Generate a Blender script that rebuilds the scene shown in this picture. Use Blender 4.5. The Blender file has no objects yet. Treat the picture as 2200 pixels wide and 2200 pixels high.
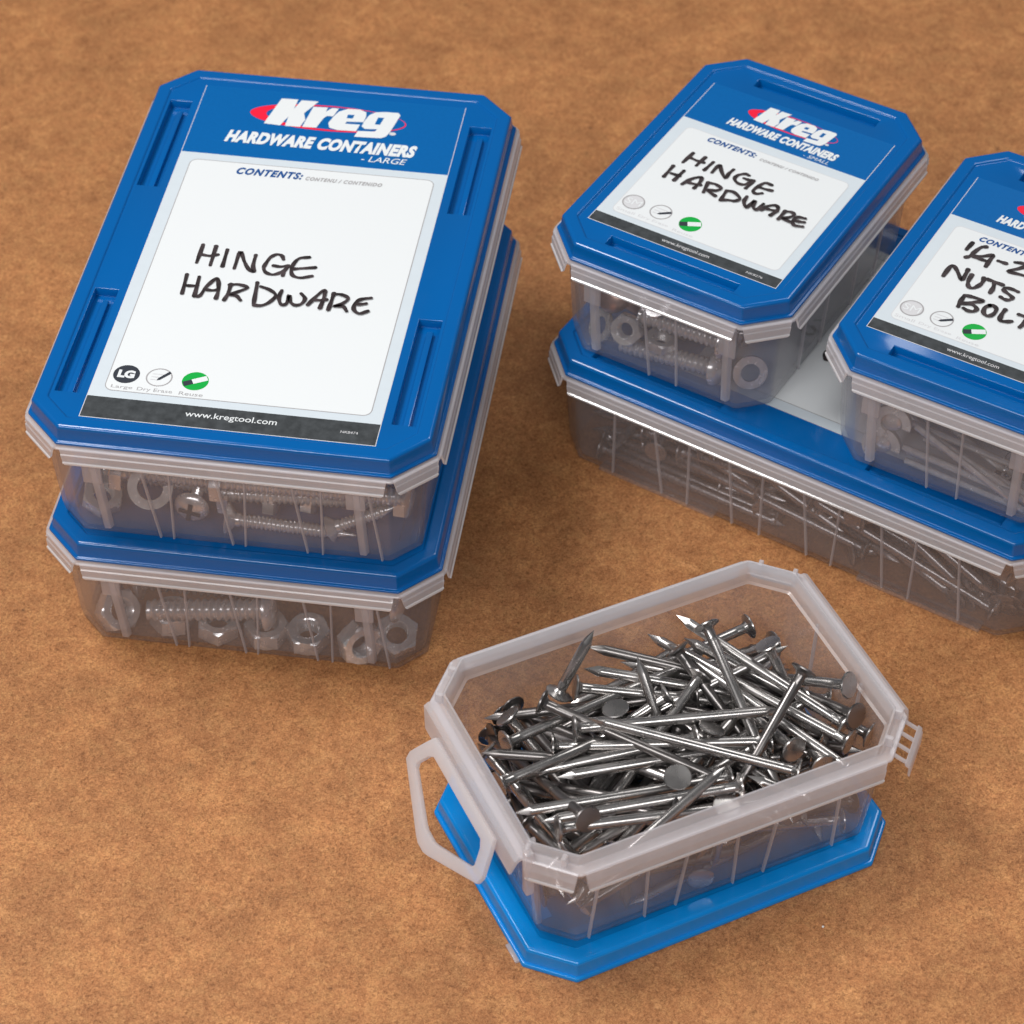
import bpy, bmesh, math, random, json
from mathutils import Vector, Quaternion, Matrix

S = 0.01                      # everything below is written in centimetres
scene = bpy.context.scene
col = scene.collection
R = math.radians

# ------------------------------------------------------------------ camera
cam_data = bpy.data.cameras.new('camera')
cam_data.sensor_width = 36.0
cam_data.lens = 36.0 * 5733.8 / 2200.0
cam_data.clip_start = 0.02
cam_data.clip_end = 20.0
cam_data.dof.use_dof = True
cam_data.dof.focus_distance = 0.925
cam_data.dof.aperture_fstop = 18.0
cam = bpy.data.objects.new('camera', cam_data)
cam.location = (0, 0, 72.726 * S)
cam.rotation_euler = (R(90 - 44.847), 0, 0)
col.objects.link(cam)
scene.camera = cam

# ------------------------------------------------------------------ world, lamps, exposure
world = bpy.data.worlds.new('World')
scene.world = world
world.use_nodes = True
bg = world.node_tree.nodes['Background']
bg.inputs['Color'].default_value = (0.92, 0.95, 1.0, 1)
bg.inputs['Strength'].default_value = 0.09

def area_light(name, loc, target, size, size_y, power, color=(1, 1, 1)):
    d = bpy.data.lights.new(name, 'AREA')
    d.shape = 'RECTANGLE'
    d.size = size
    d.size_y = size_y
    d.energy = power
    d.color = color
    o = bpy.data.objects.new(name, d)
    o.location = loc
    o.rotation_euler = (Vector(target) - Vector(loc)).to_track_quat('-Z', 'Y').to_euler()
    col.objects.link(o)
    return o

area_light('softbox', (-0.60, 0.80, 1.25), (0.05, 0.72, 0.0), 0.50, 0.40, 12.5, (1.0, 0.985, 0.965))
area_light('second_softbox', (0.60, 1.30, 1.20), (0.05, 0.72, 0.0), 0.50, 0.50, 4.5, (1.0, 0.99, 0.97))
area_light('front_softbox', (-0.15, -0.26, 1.02), (0.05, 0.68, 0.0), 1.6, 0.14, 12.5, (1.0, 0.99, 0.98))

scene.view_settings.view_transform = 'Standard'
scene.view_settings.look = 'None'
scene.view_settings.exposure = 0.0
scene.view_settings.gamma = 1.0
scene.cycles.use_denoising = True
scene.cycles.max_bounces = 14
scene.cycles.diffuse_bounces = 5
scene.cycles.glossy_bounces = 5
scene.cycles.transmission_bounces = 8
scene.cycles.transparent_max_bounces = 40
scene.cycles.sample_clamp_indirect = 6.0
scene.cycles.caustics_reflective = False
scene.cycles.caustics_refractive = False

# ------------------------------------------------------------------ materials
def new_mat(name):
    m = bpy.data.materials.new(name)
    m.use_nodes = True
    nt = m.node_tree
    nt.nodes.clear()
    out = nt.nodes.new('ShaderNodeOutputMaterial')
    return m, nt, out

def N(nt, kind, **kw):
    n = nt.nodes.new(kind)
    for k, v in kw.items():
        setattr(n, k, v)
    return n

def lk(nt, a, b):
    nt.links.new(a, b)

def ramp(nt, fac, stops):
    n = N(nt, 'ShaderNodeValToRGB')
    e = n.color_ramp.elements
    while len(e) < len(stops):
        e.new(0.5)
    for el, (p, c) in zip(e, stops):
        el.position = p
        el.color = (*c, 1) if len(c) == 3 else c
    lk(nt, fac, n.inputs['Fac'])
    return n

def noise(nt, vec, scale, detail=3, rough=0.5, dist=0.0):
    n = N(nt, 'ShaderNodeTexNoise')
    n.inputs['Scale'].default_value = scale
    n.inputs['Detail'].default_value = detail
    n.inputs['Roughness'].default_value = rough
    n.inputs['Distortion'].default_value = dist
    lk(nt, vec, n.inputs['Vector'])
    return n

def mixc(nt, a, b, fac, mode='MIX'):
    n = N(nt, 'ShaderNodeMix', data_type='RGBA', blend_type=mode)
    for sock, v in ((n.inputs[0], fac), (n.inputs[6], a), (n.inputs[7], b)):
        if hasattr(v, 'is_linked'):
            lk(nt, v, sock)
        elif isinstance(v, (int, float)):
            sock.default_value = v
        else:
            sock.default_value = (*v, 1)
    return n.outputs[2]

def math_n(nt, op, a, b=None):
    n = N(nt, 'ShaderNodeMath', operation=op)
    for i, v in enumerate((a, b)):
        if v is None:
            continue
        if hasattr(v, 'is_linked'):
            lk(nt, v, n.inputs[i])
        else:
            n.inputs[i].default_value = v
    return n.outputs[0]

def simple(name, color, rough=0.5, metal=0.0, spec=0.5, var=0.0, vscale=300.0, rvar=0.0, bump=0.0, coat=0.0):
    m, nt, out = new_mat(name)
    p = N(nt, 'ShaderNodeBsdfPrincipled')
    p.inputs['Base Color'].default_value = (*color, 1)
    p.inputs['Roughness'].default_value = rough
    p.inputs['Metallic'].default_value = metal
    p.inputs['Specular IOR Level'].default_value = spec
    p.inputs['Coat Weight'].default_value = coat
    if var or rvar or bump:
        tc = N(nt, 'ShaderNodeTexCoord')
        nz = noise(nt, tc.outputs['Object'], vscale, 4, 0.6)
        if var:
            lo = tuple(c * (1 - var) for c in color)
            hi = tuple(min(1, c * (1 + var)) for c in color)
            r_ = ramp(nt, nz.outputs['Fac'], [(0.3, lo), (0.7, hi)])
            lk(nt, r_.outputs['Color'], p.inputs['Base Color'])
        if rvar:
            mr = N(nt, 'ShaderNodeMapRange')
            mr.inputs['From Min'].default_value = 0.3
            mr.inputs['From Max'].default_value = 0.7
            mr.inputs['To Min'].default_value = max(0.03, rough - rvar)
            mr.inputs['To Max'].default_value = rough + rvar
            lk(nt, nz.outputs['Fac'], mr.inputs['Value'])
            lk(nt, mr.outputs['Result'], p.inputs['Roughness'])
        if bump:
            b = N(nt, 'ShaderNodeBump')
            b.inputs['Strength'].default_value = bump
            b.inputs['Distance'].default_value = 0.0002
            lk(nt, nz.outputs['Fac'], b.inputs['Height'])
            lk(nt, b.outputs['Normal'], p.inputs['Normal'])
    lk(nt, p.outputs['BSDF'], out.inputs['Surface'])
    return m

def clear_plastic(name, milk, rough=0.22, gloss=0.12, tint=(0.95, 0.95, 0.96), body=(0.74, 0.71, 0.72)):
    """milky translucent polypropylene: part lets light straight through, part scatters it"""
    m, nt, out = new_mat(name)
    tc = N(nt, 'ShaderNodeTexCoord')
    nz = noise(nt, tc.outputs['Object'], 45.0, 3, 0.5)
    tr = N(nt, 'ShaderNodeBsdfTransparent')
    tr.inputs['Color'].default_value = (*tint, 1)
    df = N(nt, 'ShaderNodeBsdfDiffuse')
    df.inputs['Color'].default_value = (*body, 1)
    tl = N(nt, 'ShaderNodeBsdfTranslucent')
    tl.inputs['Color'].default_value = (*body, 1)
    m1 = N(nt, 'ShaderNodeMixShader')
    m1.inputs[0].default_value = 0.5
    lk(nt, df.outputs[0], m1.inputs[1])
    lk(nt, tl.outputs[0], m1.inputs[2])
    lw2 = N(nt, 'ShaderNodeLayerWeight')
    lw2.inputs['Blend'].default_value = 0.5
    lw = N(nt, 'ShaderNodeLayerWeight')
    lw.inputs['Blend'].default_value = 0.35
    f = math_n(nt, 'MULTIPLY', lw.outputs['Facing'], 0.16)
    f = math_n(nt, 'ADD', f, milk)
    v = math_n(nt, 'MULTIPLY', math_n(nt, 'SUBTRACT', nz.outputs['Fac'], 0.5), 0.12)
    f = math_n(nt, 'ADD', f, v)
    fc = N(nt, 'ShaderNodeClamp')
    lk(nt, f, fc.inputs['Value'])
    m2 = N(nt, 'ShaderNodeMixShader')
    lk(nt, fc.outputs[0], m2.inputs[0])
    lk(nt, tr.outputs[0], m2.inputs[1])
    lk(nt, m1.outputs[0], m2.inputs[2])
    gl = N(nt, 'ShaderNodeBsdfGlossy')
    gl.inputs['Roughness'].default_value = rough
    g = math_n(nt, 'MULTIPLY', math_n(nt, 'POWER', lw2.outputs['Facing'], 4.0), 0.55)
    g = math_n(nt, 'ADD', g, gloss * 0.35)
    m3 = N(nt, 'ShaderNodeMixShader')
    lk(nt, g, m3.inputs[0])
    lk(nt, m2.outputs[0], m3.inputs[1])
    lk(nt, gl.outputs[0], m3.inputs[2])
    bp = N(nt, 'ShaderNodeBump')
    bp.inputs['Strength'].default_value = 0.12
    bp.inputs['Distance'].default_value = 0.0006
    lk(nt, nz.outputs['Fac'], bp.inputs['Height'])
    for s_ in (df, tl, gl):
        lk(nt, bp.outputs['Normal'], s_.inputs['Normal'])
    lk(nt, m3.outputs[0], out.inputs['Surface'])
    return m

def board_material():
    m, nt, out = new_mat('hardboard')
    tc = N(nt, 'ShaderNodeTexCoord')
    v = tc.outputs['Object']
    n1 = noise(nt, v, 34.0, 5, 0.62, 0.3)        # broad tone
    n2 = noise(nt, v, 150.0, 5, 0.62, 0.8)      # blotches
    n3 = noise(nt, v, 900.0, 3, 0.75, 1.0)       # fibre clumps
    n4 = noise(nt, v, 560.0, 1, 0.5, 2.0)       # fibre lines
    n5 = noise(nt, v, 230.0, 2, 0.5, 0.5)       # where flecks sit
    c = ramp(nt, n2.outputs['Fac'], [(0.28, (0.325, 0.128, 0.047)), (0.50, (0.425, 0.180, 0.068)), (0.60, (0.450, 0.204, 0.076)), (0.76, (0.545, 0.252, 0.103))]).outputs['Color']
    c1 = ramp(nt, n1.outputs['Fac'], [(0.3, (0.76, 0.74, 0.74)), (0.7, (1.14, 1.13, 1.12))]).outputs['Color']
    c = mixc(nt, c, c1, 1.0, 'MULTIPLY')
    c3 = ramp(nt, n3.outputs['Fac'], [(0.34, (0.50, 0.44, 0.40)), (0.5, (1.0, 1.0, 1.0)), (0.68, (1.42, 1.50, 1.55))]).outputs['Color']
    c = mixc(nt, c, c3, 0.95, 'MULTIPLY')
    ridge = math_n(nt, 'ABSOLUTE', math_n(nt, 'SUBTRACT', n4.outputs['Fac'], 0.5))
    line = ramp(nt, ridge, [(0.0, (1, 1, 1)), (0.045, (0, 0, 0))]).outputs['Color']
    mask = ramp(nt, n5.outputs['Fac'], [(0.46, (0, 0, 0)), (0.56, (1, 1, 1))]).outputs['Color']
    lm = mixc(nt, line, mask, 1.0, 'MULTIPLY')
    lmf = math_n(nt, 'MULTIPLY', lm, 0.7)
    c = mixc(nt, c, (0.13, 0.045, 0.014), lmf)
    n6 = noise(nt, v, 610.0, 1, 0.5, 2.2)       # pale fibre lines
    ridge2 = math_n(nt, 'ABSOLUTE', math_n(nt, 'SUBTRACT', n6.outputs['Fac'], 0.52))
    line2 = ramp(nt, ridge2, [(0.0, (1, 1, 1)), (0.04, (0, 0, 0))]).outputs['Color']
    c = mixc(nt, c, (0.78, 0.43, 0.19), math_n(nt, 'MULTIPLY', line2, 0.38))
    # sparse dark specks
    vor = N(nt, 'ShaderNodeTexVoronoi')
    vor.inputs['Scale'].default_value = 55.0
    lk(nt, v, vor.inputs['Vector'])
    sp = ramp(nt, vor.outputs['Distance'], [(0.0, (1, 1, 1)), (0.075, (0, 0, 0))]).outputs['Color']
    rnd = N(nt, 'ShaderNodeSeparateColor')
    lk(nt, vor.outputs['Color'], rnd.inputs['Color'])
    gate = math_n(nt, 'GREATER_THAN', rnd.outputs[0], 0.72)
    spf = math_n(nt, 'MULTIPLY', math_n(nt, 'MULTIPLY', sp, gate), 0.8)
    c = mixc(nt, c, (0.05, 0.022, 0.012), spf)
    p = N(nt, 'ShaderNodeBsdfPrincipled')
    lk(nt, c, p.inputs['Base Color'])
    p.inputs['Roughness'].default_value = 0.62
    p.inputs['Specular IOR Level'].default_value = 0.3
    b = N(nt, 'ShaderNodeBump')
    b.inputs['Strength'].default_value = 0.25
    b.inputs['Distance'].default_value = 0.0003
    lk(nt, n3.outputs['Fac'], b.inputs['Height'])
    lk(nt, b.outputs['Normal'], p.inputs['Normal'])
    lk(nt, p.outputs['BSDF'], out.inputs['Surface'])
    return m

M = {}
M['board'] = board_material()
M['blue'] = simple('blue_plastic', (0.0002, 0.101, 0.345), 0.15, spec=0.55, rvar=0.04, vscale=90)
M['bright_blue'] = simple('bright_blue_plastic', (0.0003, 0.230, 0.66), 0.15, spec=0.6, rvar=0.04, vscale=90)
M['label_blue'] = simple('blue_label_print', (0.0002, 0.107, 0.348), 0.45, spec=0.2, var=0.04, vscale=900)
M['white'] = simple('white_label_film', (0.715, 0.740, 0.755), 0.38, spec=0.35)
M['margin'] = simple('pale_grey_label_print', (0.580, 0.640, 0.690), 0.42, spec=0.35, var=0.015, vscale=200)
M['charcoal'] = simple('charcoal_label_print', (0.048, 0.053, 0.057), 0.5, spec=0.2, var=0.35, vscale=260)
M['grey_print'] = simple('grey_print', (0.36, 0.35, 0.36), 0.5, spec=0.2)
M['light_grey_print'] = simple('light_grey_print', (0.60, 0.60, 0.62), 0.5, spec=0.2)
M['dark_print'] = simple('dark_print', (0.035, 0.040, 0.052), 0.5, spec=0.2)
M['navy_print'] = simple('navy_print', (0.010, 0.075, 0.26), 0.5, spec=0.2)
M['red_print'] = simple('red_print', (0.80, 0.012, 0.045), 0.45, spec=0.3)
M['green_print'] = simple('green_print', (0.004, 0.36, 0.050), 0.45, spec=0.3)
M['ink'] = simple('marker_ink', (0.040, 0.030, 0.032), 0.45, spec=0.3, var=0.7, vscale=260)
M['steel'] = simple('bright_steel', (0.43, 0.41, 0.40), 0.27, metal=0.93, var=0.14, vscale=60, rvar=0.05)
M['dull_steel'] = simple('dull_steel', (0.22, 0.205, 0.20), 0.30, metal=0.92, var=0.18, vscale=60, rvar=0.05)
M['shade_toned_steel'] = simple('steel_in_shade', (0.36, 0.335, 0.33), 0.27, metal=0.72, var=0.15, vscale=200, rvar=0.06)  # steel copy for boxed nails; the interior's light level is put into its tone
M['zinc'] = simple('zinc_plating', (0.74, 0.72, 0.71), 0.22, metal=0.62, var=0.15, vscale=300, rvar=0.08)
M['copper'] = simple('copper_tinted_steel', (0.75, 0.50, 0.40), 0.3, metal=1.0, var=0.1)
M['wall'] = clear_plastic('clear_container_plastic', 0.078, body=(0.93, 0.89, 0.91))
M['bead'] = clear_plastic('bead_painted_highlight', 0.85, rough=0.12, gloss=0.3, body=(0.96, 0.95, 0.96))  # whiter plastic: the bead's specular highlight is painted into its colour
M['rim'] = clear_plastic('thick_container_plastic', 0.42, body=(0.98, 0.95, 0.97))
M['bail'] = clear_plastic('latch_plastic', 0.55, body=(0.98, 0.95, 0.96))
M['rib'] = clear_plastic('ribbed_container_plastic', 0.34, body=(0.95, 0.91, 0.93))
M['crumb'] = simple('white_crumb', (0.85, 0.85, 0.82), 0.6)

# ------------------------------------------------------------------ object helpers
def link(name, mesh, parent=None, **props):
    o = bpy.data.objects.new(name, mesh)
    col.objects.link(o)
    if parent is not None:
        o.parent = parent
    for k, v in props.items():
        if v is not None:
            o[k] = v
    return o

def finish(bm, name, mats, parent=None, sharp=32.0, **props):
    bmesh.ops.remove_doubles(bm, verts=bm.verts, dist=1e-6)
    bmesh.ops.recalc_face_normals(bm, faces=bm.faces)
    lim = R(sharp)
    for f in bm.faces:
        f.smooth = True
    for e in bm.edges:
        if len(e.link_faces) == 2:
            e.smooth = e.calc_face_angle(0) < lim
    me = bpy.data.meshes.new(name)
    bmesh.ops.scale(bm, vec=(S, S, S), verts=bm.verts)
    bm.to_mesh(me)
    bm.free()
    for m in (mats if isinstance(mats, (list, tuple)) else [mats]):
        me.materials.append(m)
    return link(name, me, parent, **props)

def empty(name, x, y, z, deg=0.0, **props):
    o = bpy.data.objects.new(name, None)
    o.empty_display_size = 0.01
    o.location = (x * S, y * S, z * S)
    o.rotation_euler = (0, 0, R(deg))
    col.objects.link(o)
    for k, v in props.items():
        if v is not None:
            o[k] = v
    return o

def box(bm, x0, x1, y0, y1, z0, z1, mi=0, top_dx=0.0):
    vs = [bm.verts.new((x + (top_dx if z == z1 else 0), y, z)) for z in (z0, z1) for y in (y0, y1) for x in (x0, x1)]
    for q in ((0, 1, 3, 2), (4, 6, 7, 5), (0, 4, 5, 1), (2, 3, 7, 6), (0, 2, 6, 4), (1, 5, 7, 3)):
        f = bm.faces.new([vs[i] for i in q])
        f.material_index = mi
    return vs

def bevel_all(bm, w, seg=2):
    bmesh.ops.recalc_face_normals(bm, faces=bm.faces)
    es = [e for e in bm.edges if len(e.link_faces) == 2 and e.calc_face_angle(0) > R(25)]
    bmesh.ops.bevel(bm, geom=es, offset=w, segments=seg, profile=0.5, affect='EDGES', clamp_overlap=True)

def octagon(a, b, c, rad=0.14, seg=3):
    """eight-sided outline with softened corners, anticlockwise from the right side"""
    v = [(a, -b + c), (a, b - c), (a - c, b), (-a + c, b), (-a, b - c), (-a, -b + c), (-a + c, -b), (a - c, -b)]
    out = []
    n = len(v)
    for i in range(n):
        p, q, r = Vector(v[i - 1]), Vector(v[i]), Vector(v[(i + 1) % n])
        d1, d2 = (p - q).normalized(), (r - q).normalized()
        ang = d1.angle(d2)
        t = rad / math.tan(ang / 2)
        s0, s1 = q + d1 * t, q + d2 * t
        for k in range(seg + 1):
            u = k / seg
            out.append((s0 * (1 - u) ** 2 + q * 2 * u * (1 - u) + s1 * u * u)[:])
    return out

def loft(bm, rings, mis=None, cap_first=False, cap_last=False):
    rows = [[bm.verts.new((x, y, z)) for x, y in pts] for pts, z in rings]
    n = len(rows[0])
    for k in range(len(rows) - 1):
        for i in range(n):
            f = bm.faces.new((rows[k][i], rows[k][(i + 1) % n], rows[k + 1][(i + 1) % n], rows[k + 1][i]))
            f.material_index = mis[k] if mis else 0
    if cap_first:
        bm.faces.new(list(reversed(rows[0]))).material_index = mis[0] if mis else 0
    if cap_last:
        bm.faces.new(rows[-1]).material_index = mis[-1] if mis else 0
    return rows

def lathe(bm, prof, seg=16, axis_z=0.0, mi=0, rot=0.0):
    rows = []
    for r_, z in prof:
        if r_ <= 1e-6:
            rows.append([bm.verts.new((0, 0, z))])
        else:
            rows.append([bm.verts.new((r_ * math.cos(2 * math.pi * i / seg + rot), r_ * math.sin(2 * math.pi * i / seg + rot), z)) for i in range(seg)])
    for a, b in zip(rows, rows[1:]):
        for i in range(seg):
            j = (i + 1) % seg
            if len(a) == 1 and len(b) == 1:
                continue
            if len(a) == 1:
                f = bm.faces.new((a[0], b[i], b[j]))
            elif len(b) == 1:
                f = bm.faces.new((a[i], a[j], b[0]))
            else:
                f = bm.faces.new((a[i], a[j], b[j], b[i]))
            f.material_index = mi

def oriented(vec, roll=0.0):
    q = Vector((0, 0, 1)).rotation_difference(Vector(vec).normalized())
    return q @ Quaternion((0, 0, 1), roll)

# ------------------------------------------------------------------ the board they stand on
bm = bmesh.new()
box(bm, -140, 140, -30, 210, -0.6, 0.0)
finish(bm, 'tabletop', M['board'], kind='structure')

# ------------------------------------------------------------------ dimensions (half width, half length of the lid's top)
LA, LB, SA, SB, CH = 7.0, 10.461, 4.753, 6.813, 1.265
RISE, HC = 0.612, 5.487
ZL = HC - RISE - 0.14         # height of the container's ledge

def off(a, b, d, c=CH, rad=0.14):
    return octagon(a + d, b + d, c + 0.586 * d, max(0.05, rad))

# ------------------------------------------------------------------ lid
def make_lid(parent, a, b, slots, mat, top=HC, name='lid', recess=True, **props):
    """slots: list of (x0, x1, y0, y1, long_axis)"""
    bm = bmesh.new()
    z = top
    prof = [(0.08, -RISE - 0.11), (0.145, -RISE - 0.08), (0.145, -RISE - 0.03), (0.137, -RISE - 0.01), (0.115, -RISE), (0.09, -RISE), (0.045, -RISE),
            (0.02, -RISE + 0.04), (-0.020, -0.150), (-0.025, -0.111), (-0.040, -0.075), (-0.064, -0.044), (-0.095, -0.020), (-0.131, -0.005), (-0.170, 0.000), (-0.20, 0.0),
            (-0.46, 0.0), (-0.490, 0.000), (-0.518, -0.004), (-0.543, -0.017), (-0.563, -0.037), (-0.576, -0.062), (-0.59, -0.07), (-0.62, -0.07)]
    rings = [(off(a, b, d), z + dz) for d, dz in prof]
    rows = loft(bm, rings)
    # recessed centre panel, cut round the grooves
    outer = rows[-1]
    edges = []
    for i in range(len(outer)):
        e = bm.edges.get((outer[i], outer[(i + 1) % len(outer)]))
        edges.append(e)
    for x0, x1, y0, y1 in slots:
        q = [bm.verts.new((x, y, z - 0.07)) for x, y in ((x0, y0), (x1, y0), (x1, y1), (x0, y1))]
        qb = [bm.verts.new((x, y, z - 0.095)) for x, y in ((x0 + .02, y0 + .02), (x1 - .02, y0 + .02), (x1 - .02, y1 - .02), (x0 + .02, y1 - .02))]
        q2 = [bm.verts.new((x, y, z - 0.42)) for x, y in ((x0 + .03, y0 + .03), (x1 - .03, y0 + .03), (x1 - .03, y1 - .03), (x0 + .03, y1 - .03))]
        for i in range(4):
            edges.append(bm.edges.new((q[i], q[(i + 1) % 4])))
        for i in range(4):
            bm.faces.new((q[i], q[(i + 1) % 4], qb[(i + 1) % 4], qb[i]))
            bm.faces.new((qb[i], qb[(i + 1) % 4], q2[(i + 1) % 4], q2[i]))
        bm.faces.new(q2)
    bmesh.ops.triangle_fill(bm, use_beauty=True, edges=edges)
    # underside, so that the lid is a solid shell
    under = [(off(a, b, 0.08), z - RISE - 0.11), (off(a, b, -0.06), z - RISE - 0.11), (off(a, b, -0.09), z - 0.20), (off(a, b, -0.4), z - 0.46)]
    loft(bm, under, cap_last=True)
    o = finish(bm, name, mat, parent, sharp=58, **props)
    # raised rib inside every groove
    for x0, x1, y0, y1 in slots:
        bm = bmesh.new()
        if (y1 - y0) > (x1 - x0):
            s = 1 if x0 > 0 else -1
            xm = (x0 + x1) / 2 - 0.0
            box(bm, xm - 0.06, xm + 0.16, y0 + 0.05, y1 - 0.45, z - 0.43, z - 0.24)
        else:
            ym = y0 + (y1 - y0) * 0.28
            box(bm, x0 + 0.08, x1 - 0.08, ym - 0.05, ym + 0.07, z - 0.43, z - 0.26)
        bevel_all(bm, 0.03, 2)
        finish(bm, 'groove_rib', mat, o)
    return o

# ------------------------------------------------------------------ container body
def side_frames(a, b, c=CH):
    """middle, tangent, half length and outward normal of each of the eight sides"""
    v = [(a, -b + c), (a, b - c), (a - c, b), (-a + c, b), (-a, b - c), (-a, -b + c), (-a + c, -b), (a - c, -b)]
    out = []
    for i in range(8):
        p, q = Vector(v[i]), Vector(v[(i + 1) % 8])
        t = (q - p).normalized()
        out.append(((p + q) / 2, t, (q - p).length / 2, Vector((t.y, -t.x))))
    return out

def flap(parent, frame, depth, cut0=0.12, cut1=0.12, flare=0.06):
    """one hanging piece of the rim skirt, with a thicker lower bead"""
    mid, t, h, n = frame
    bm = bmesh.new()
    prof = [(0.0, 0.0), (0.05, -0.04), (0.05 + flare * 0.2, -depth * 0.34), (0.085 + flare * 0.3, -depth * 0.40), (0.085 + flare * 0.4, -depth * 0.55), (0.05 + flare, -depth + 0.10), (0.10 + flare, -depth + 0.07),
            (0.10 + flare, -depth), (0.03 + flare, -depth), (0.0 + flare * .9, -depth + 0.10), (-0.01 + flare * .4, -depth * 0.5), (-0.01 + flare * .2, -depth * 0.4), (-0.02, -depth * 0.34), (-0.06, -0.02)]
    rows = []
    for s, cut in ((-1, cut0), (1, cut1)):
        row = []
        for d, z in prof:
            taper = 0.10 * (-z / depth) + (0.06 if z <= -depth + 0.001 else 0)
            p = mid + t * s * (h - cut - taper + 0.02) + n * d
            row.append(bm.verts.new((p.x, p.y, ZL + z)))
        rows.append(row)
    k = len(prof)
    for i in range(k):
        f = bm.faces.new((rows[0][i], rows[1][i], rows[1][(i + 1) % k], rows[0][(i + 1) % k]))
        f.material_index = 1 if i in (5, 6, 7) else 0
    for row in rows:                      # close the two ends with a strip of quads
        for i in range(k // 2 - 1):
            bm.faces.new((row[i], row[i + 1], row[k - 2 - i], row[k - 1 - i])).material_index = 1
    return finish(bm, 'rim_flap', [M['rim'], M['bead']], parent, sharp=40)

def wall_bar(bm, y_top, y_bot, x_top, x_bot, z_top, z_bot, w, d, mi=0):
    """a rib on the front wall (facing -y) from (x_top, z_top) to (x_bot, z_bot)"""
    vs = []
    for yy, xx, zz in ((y_bot, x_bot, z_bot), (y_top, x_top, z_top)):
        for dx, dy in ((-w, 0.06), (w, 0.06), (w * .6, -d), (-w * .6, -d)):
            vs.append(bm.verts.new((xx + dx, yy + dy, zz)))
    for q in ((0, 1, 5, 4), (1, 2, 6, 5), (2, 3, 7, 6), (3, 0, 4, 7), (0, 3, 2, 1), (4, 5, 6, 7)):
        bm.faces.new([vs[i] for i in q]).material_index = mi

def make_container(parent, a, b, ribs=(), posts=(), side_ribs=(), depth=0.62, open_box=False, feet=(), skip_flaps=(), post_ends=()):
    bm = bmesh.new()
    prof = [(-0.72, 0.0), (-0.60, 0.03), (-0.52, 0.12), (-0.46, 0.5), (-0.22, ZL - 0.16), (-0.18, ZL - 0.12), (0.21, ZL - 0.12), (0.27, ZL - 0.08), (0.27, ZL - 0.03), (0.24, ZL),
            (-0.06, ZL), (-0.09, ZL + 0.03), (-0.11, ZL + 0.38), (-0.13, ZL + 0.41), (-0.19, ZL + 0.41), (-0.21, ZL + 0.38),
            (-0.30, ZL - 0.42), (-0.40, ZL - 0.47), (-0.60, 0.5), (-0.70, 0.18), (-0.85, 0.14)]
    mis = [0, 0, 0, 0, 1, 1, 1, 1, 1, 1, 1, 1, 1, 1, 1, 1, 1, 0, 0, 0]
    rings = [(off(a, b, d, rad=0.22), z) for d, z in prof]
    loft(bm, rings, mis, cap_first=True, cap_last=True)
    body = finish(bm, 'container_body', [M['wall'], M['rim']], parent, sharp=38)
    for i, fr in enumerate(side_frames(a + 0.25, b + 0.25, CH + 0.15)):
        if i in skip_flaps:
            continue
        chamfer = i % 2 == 1
        flap(parent, fr, depth, 0.10 if chamfer else 0.20, 0.10 if chamfer else 0.20)
    # thin ribs moulded on the front wall
    def wy(z):
        return -(b - 0.46 + 0.24 * (z - 0.5) / (ZL - 0.66)) if z > 0.5 else -(b - 0.49)
    for xt, xb in ribs:
        bm = bmesh.new()
        wall_bar(bm, wy(ZL - .3), wy(0.15), xt, xb, ZL - 0.3, 0.12, 0.045, 0.04)
        finish(bm, 'wall_rib', M['rib'], parent)
    # latch guide posts: wide head below the rim, narrower stem
    for xt, xb in post_ends:
        bm = bmesh.new()
        wall_bar(bm, wy(ZL) - .03, wy(0.3) - .03, xt, xb, ZL - 0.1, 0.45, 0.20, 0.16)
        box(bm, xt - 0.34, xt + 0.34, wy(ZL - 1) - 0.12, wy(ZL - 1) + 0.02, ZL - 1.95, ZL - 0.12)
        bevel_all(bm, 0.04, 2)
        finish(bm, 'latch_guide', M['rib'], parent)
    for x0, x1 in feet:
        bm = bmesh.new()
        box(bm, x0, x1, -b + 0.40, -b + 0.9, 0.004, 0.18)
        bevel_all(bm, 0.05, 2)
        finish(bm, 'foot_strip', M['wall'], parent)
    # ribs moulded on the right wall
    for yt, yb in side_ribs:
        bm = bmesh.new()
        wall_bar(bm, -(a - 0.24), -(a - 0.50), yt, yb, ZL - 0.3, 0.12, 0.05, 0.05)
        bmesh.ops.rotate(bm, verts=bm.verts, cent=(0, 0, 0), matrix=Matrix.Rotation(math.pi / 2, 3, 'Z'))
        finish(bm, 'wall_rib', M['rib'], parent)
    return body

# ------------------------------------------------------------------ flat print
LAYER = 0.006

def sheet(bm, pts, z, mi=0, th=None):
    """flat printed shape with a hair of thickness"""
    vs = [bm.verts.new((x, y, z)) for x, y in pts]
    f = bm.faces.new(vs)
    f.material_index = mi
    if f.normal.z < 0:
        f.normal_flip()
    return f

def print_obj(name, mat, parent, build, **props):
    bm = bmesh.new()
    build(bm)
    me = bpy.data.meshes.new(name)
    bmesh.ops.scale(bm, vec=(S, S, S), verts=bm.verts)
    for f in bm.faces:
        f.normal_update()
        if f.normal.z < 0:
            f.normal_flip()
    bm.to_mesh(me)
    bm.free()
    for m in (mat if isinstance(mat, (list, tuple)) else [mat]):
        me.materials.append(m)
    return link(name, me, parent, **props)

def rect_pts(x0, x1, y0, y1):
    return [(x0, y0), (x1, y0), (x1, y1), (x0, y1)]

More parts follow.
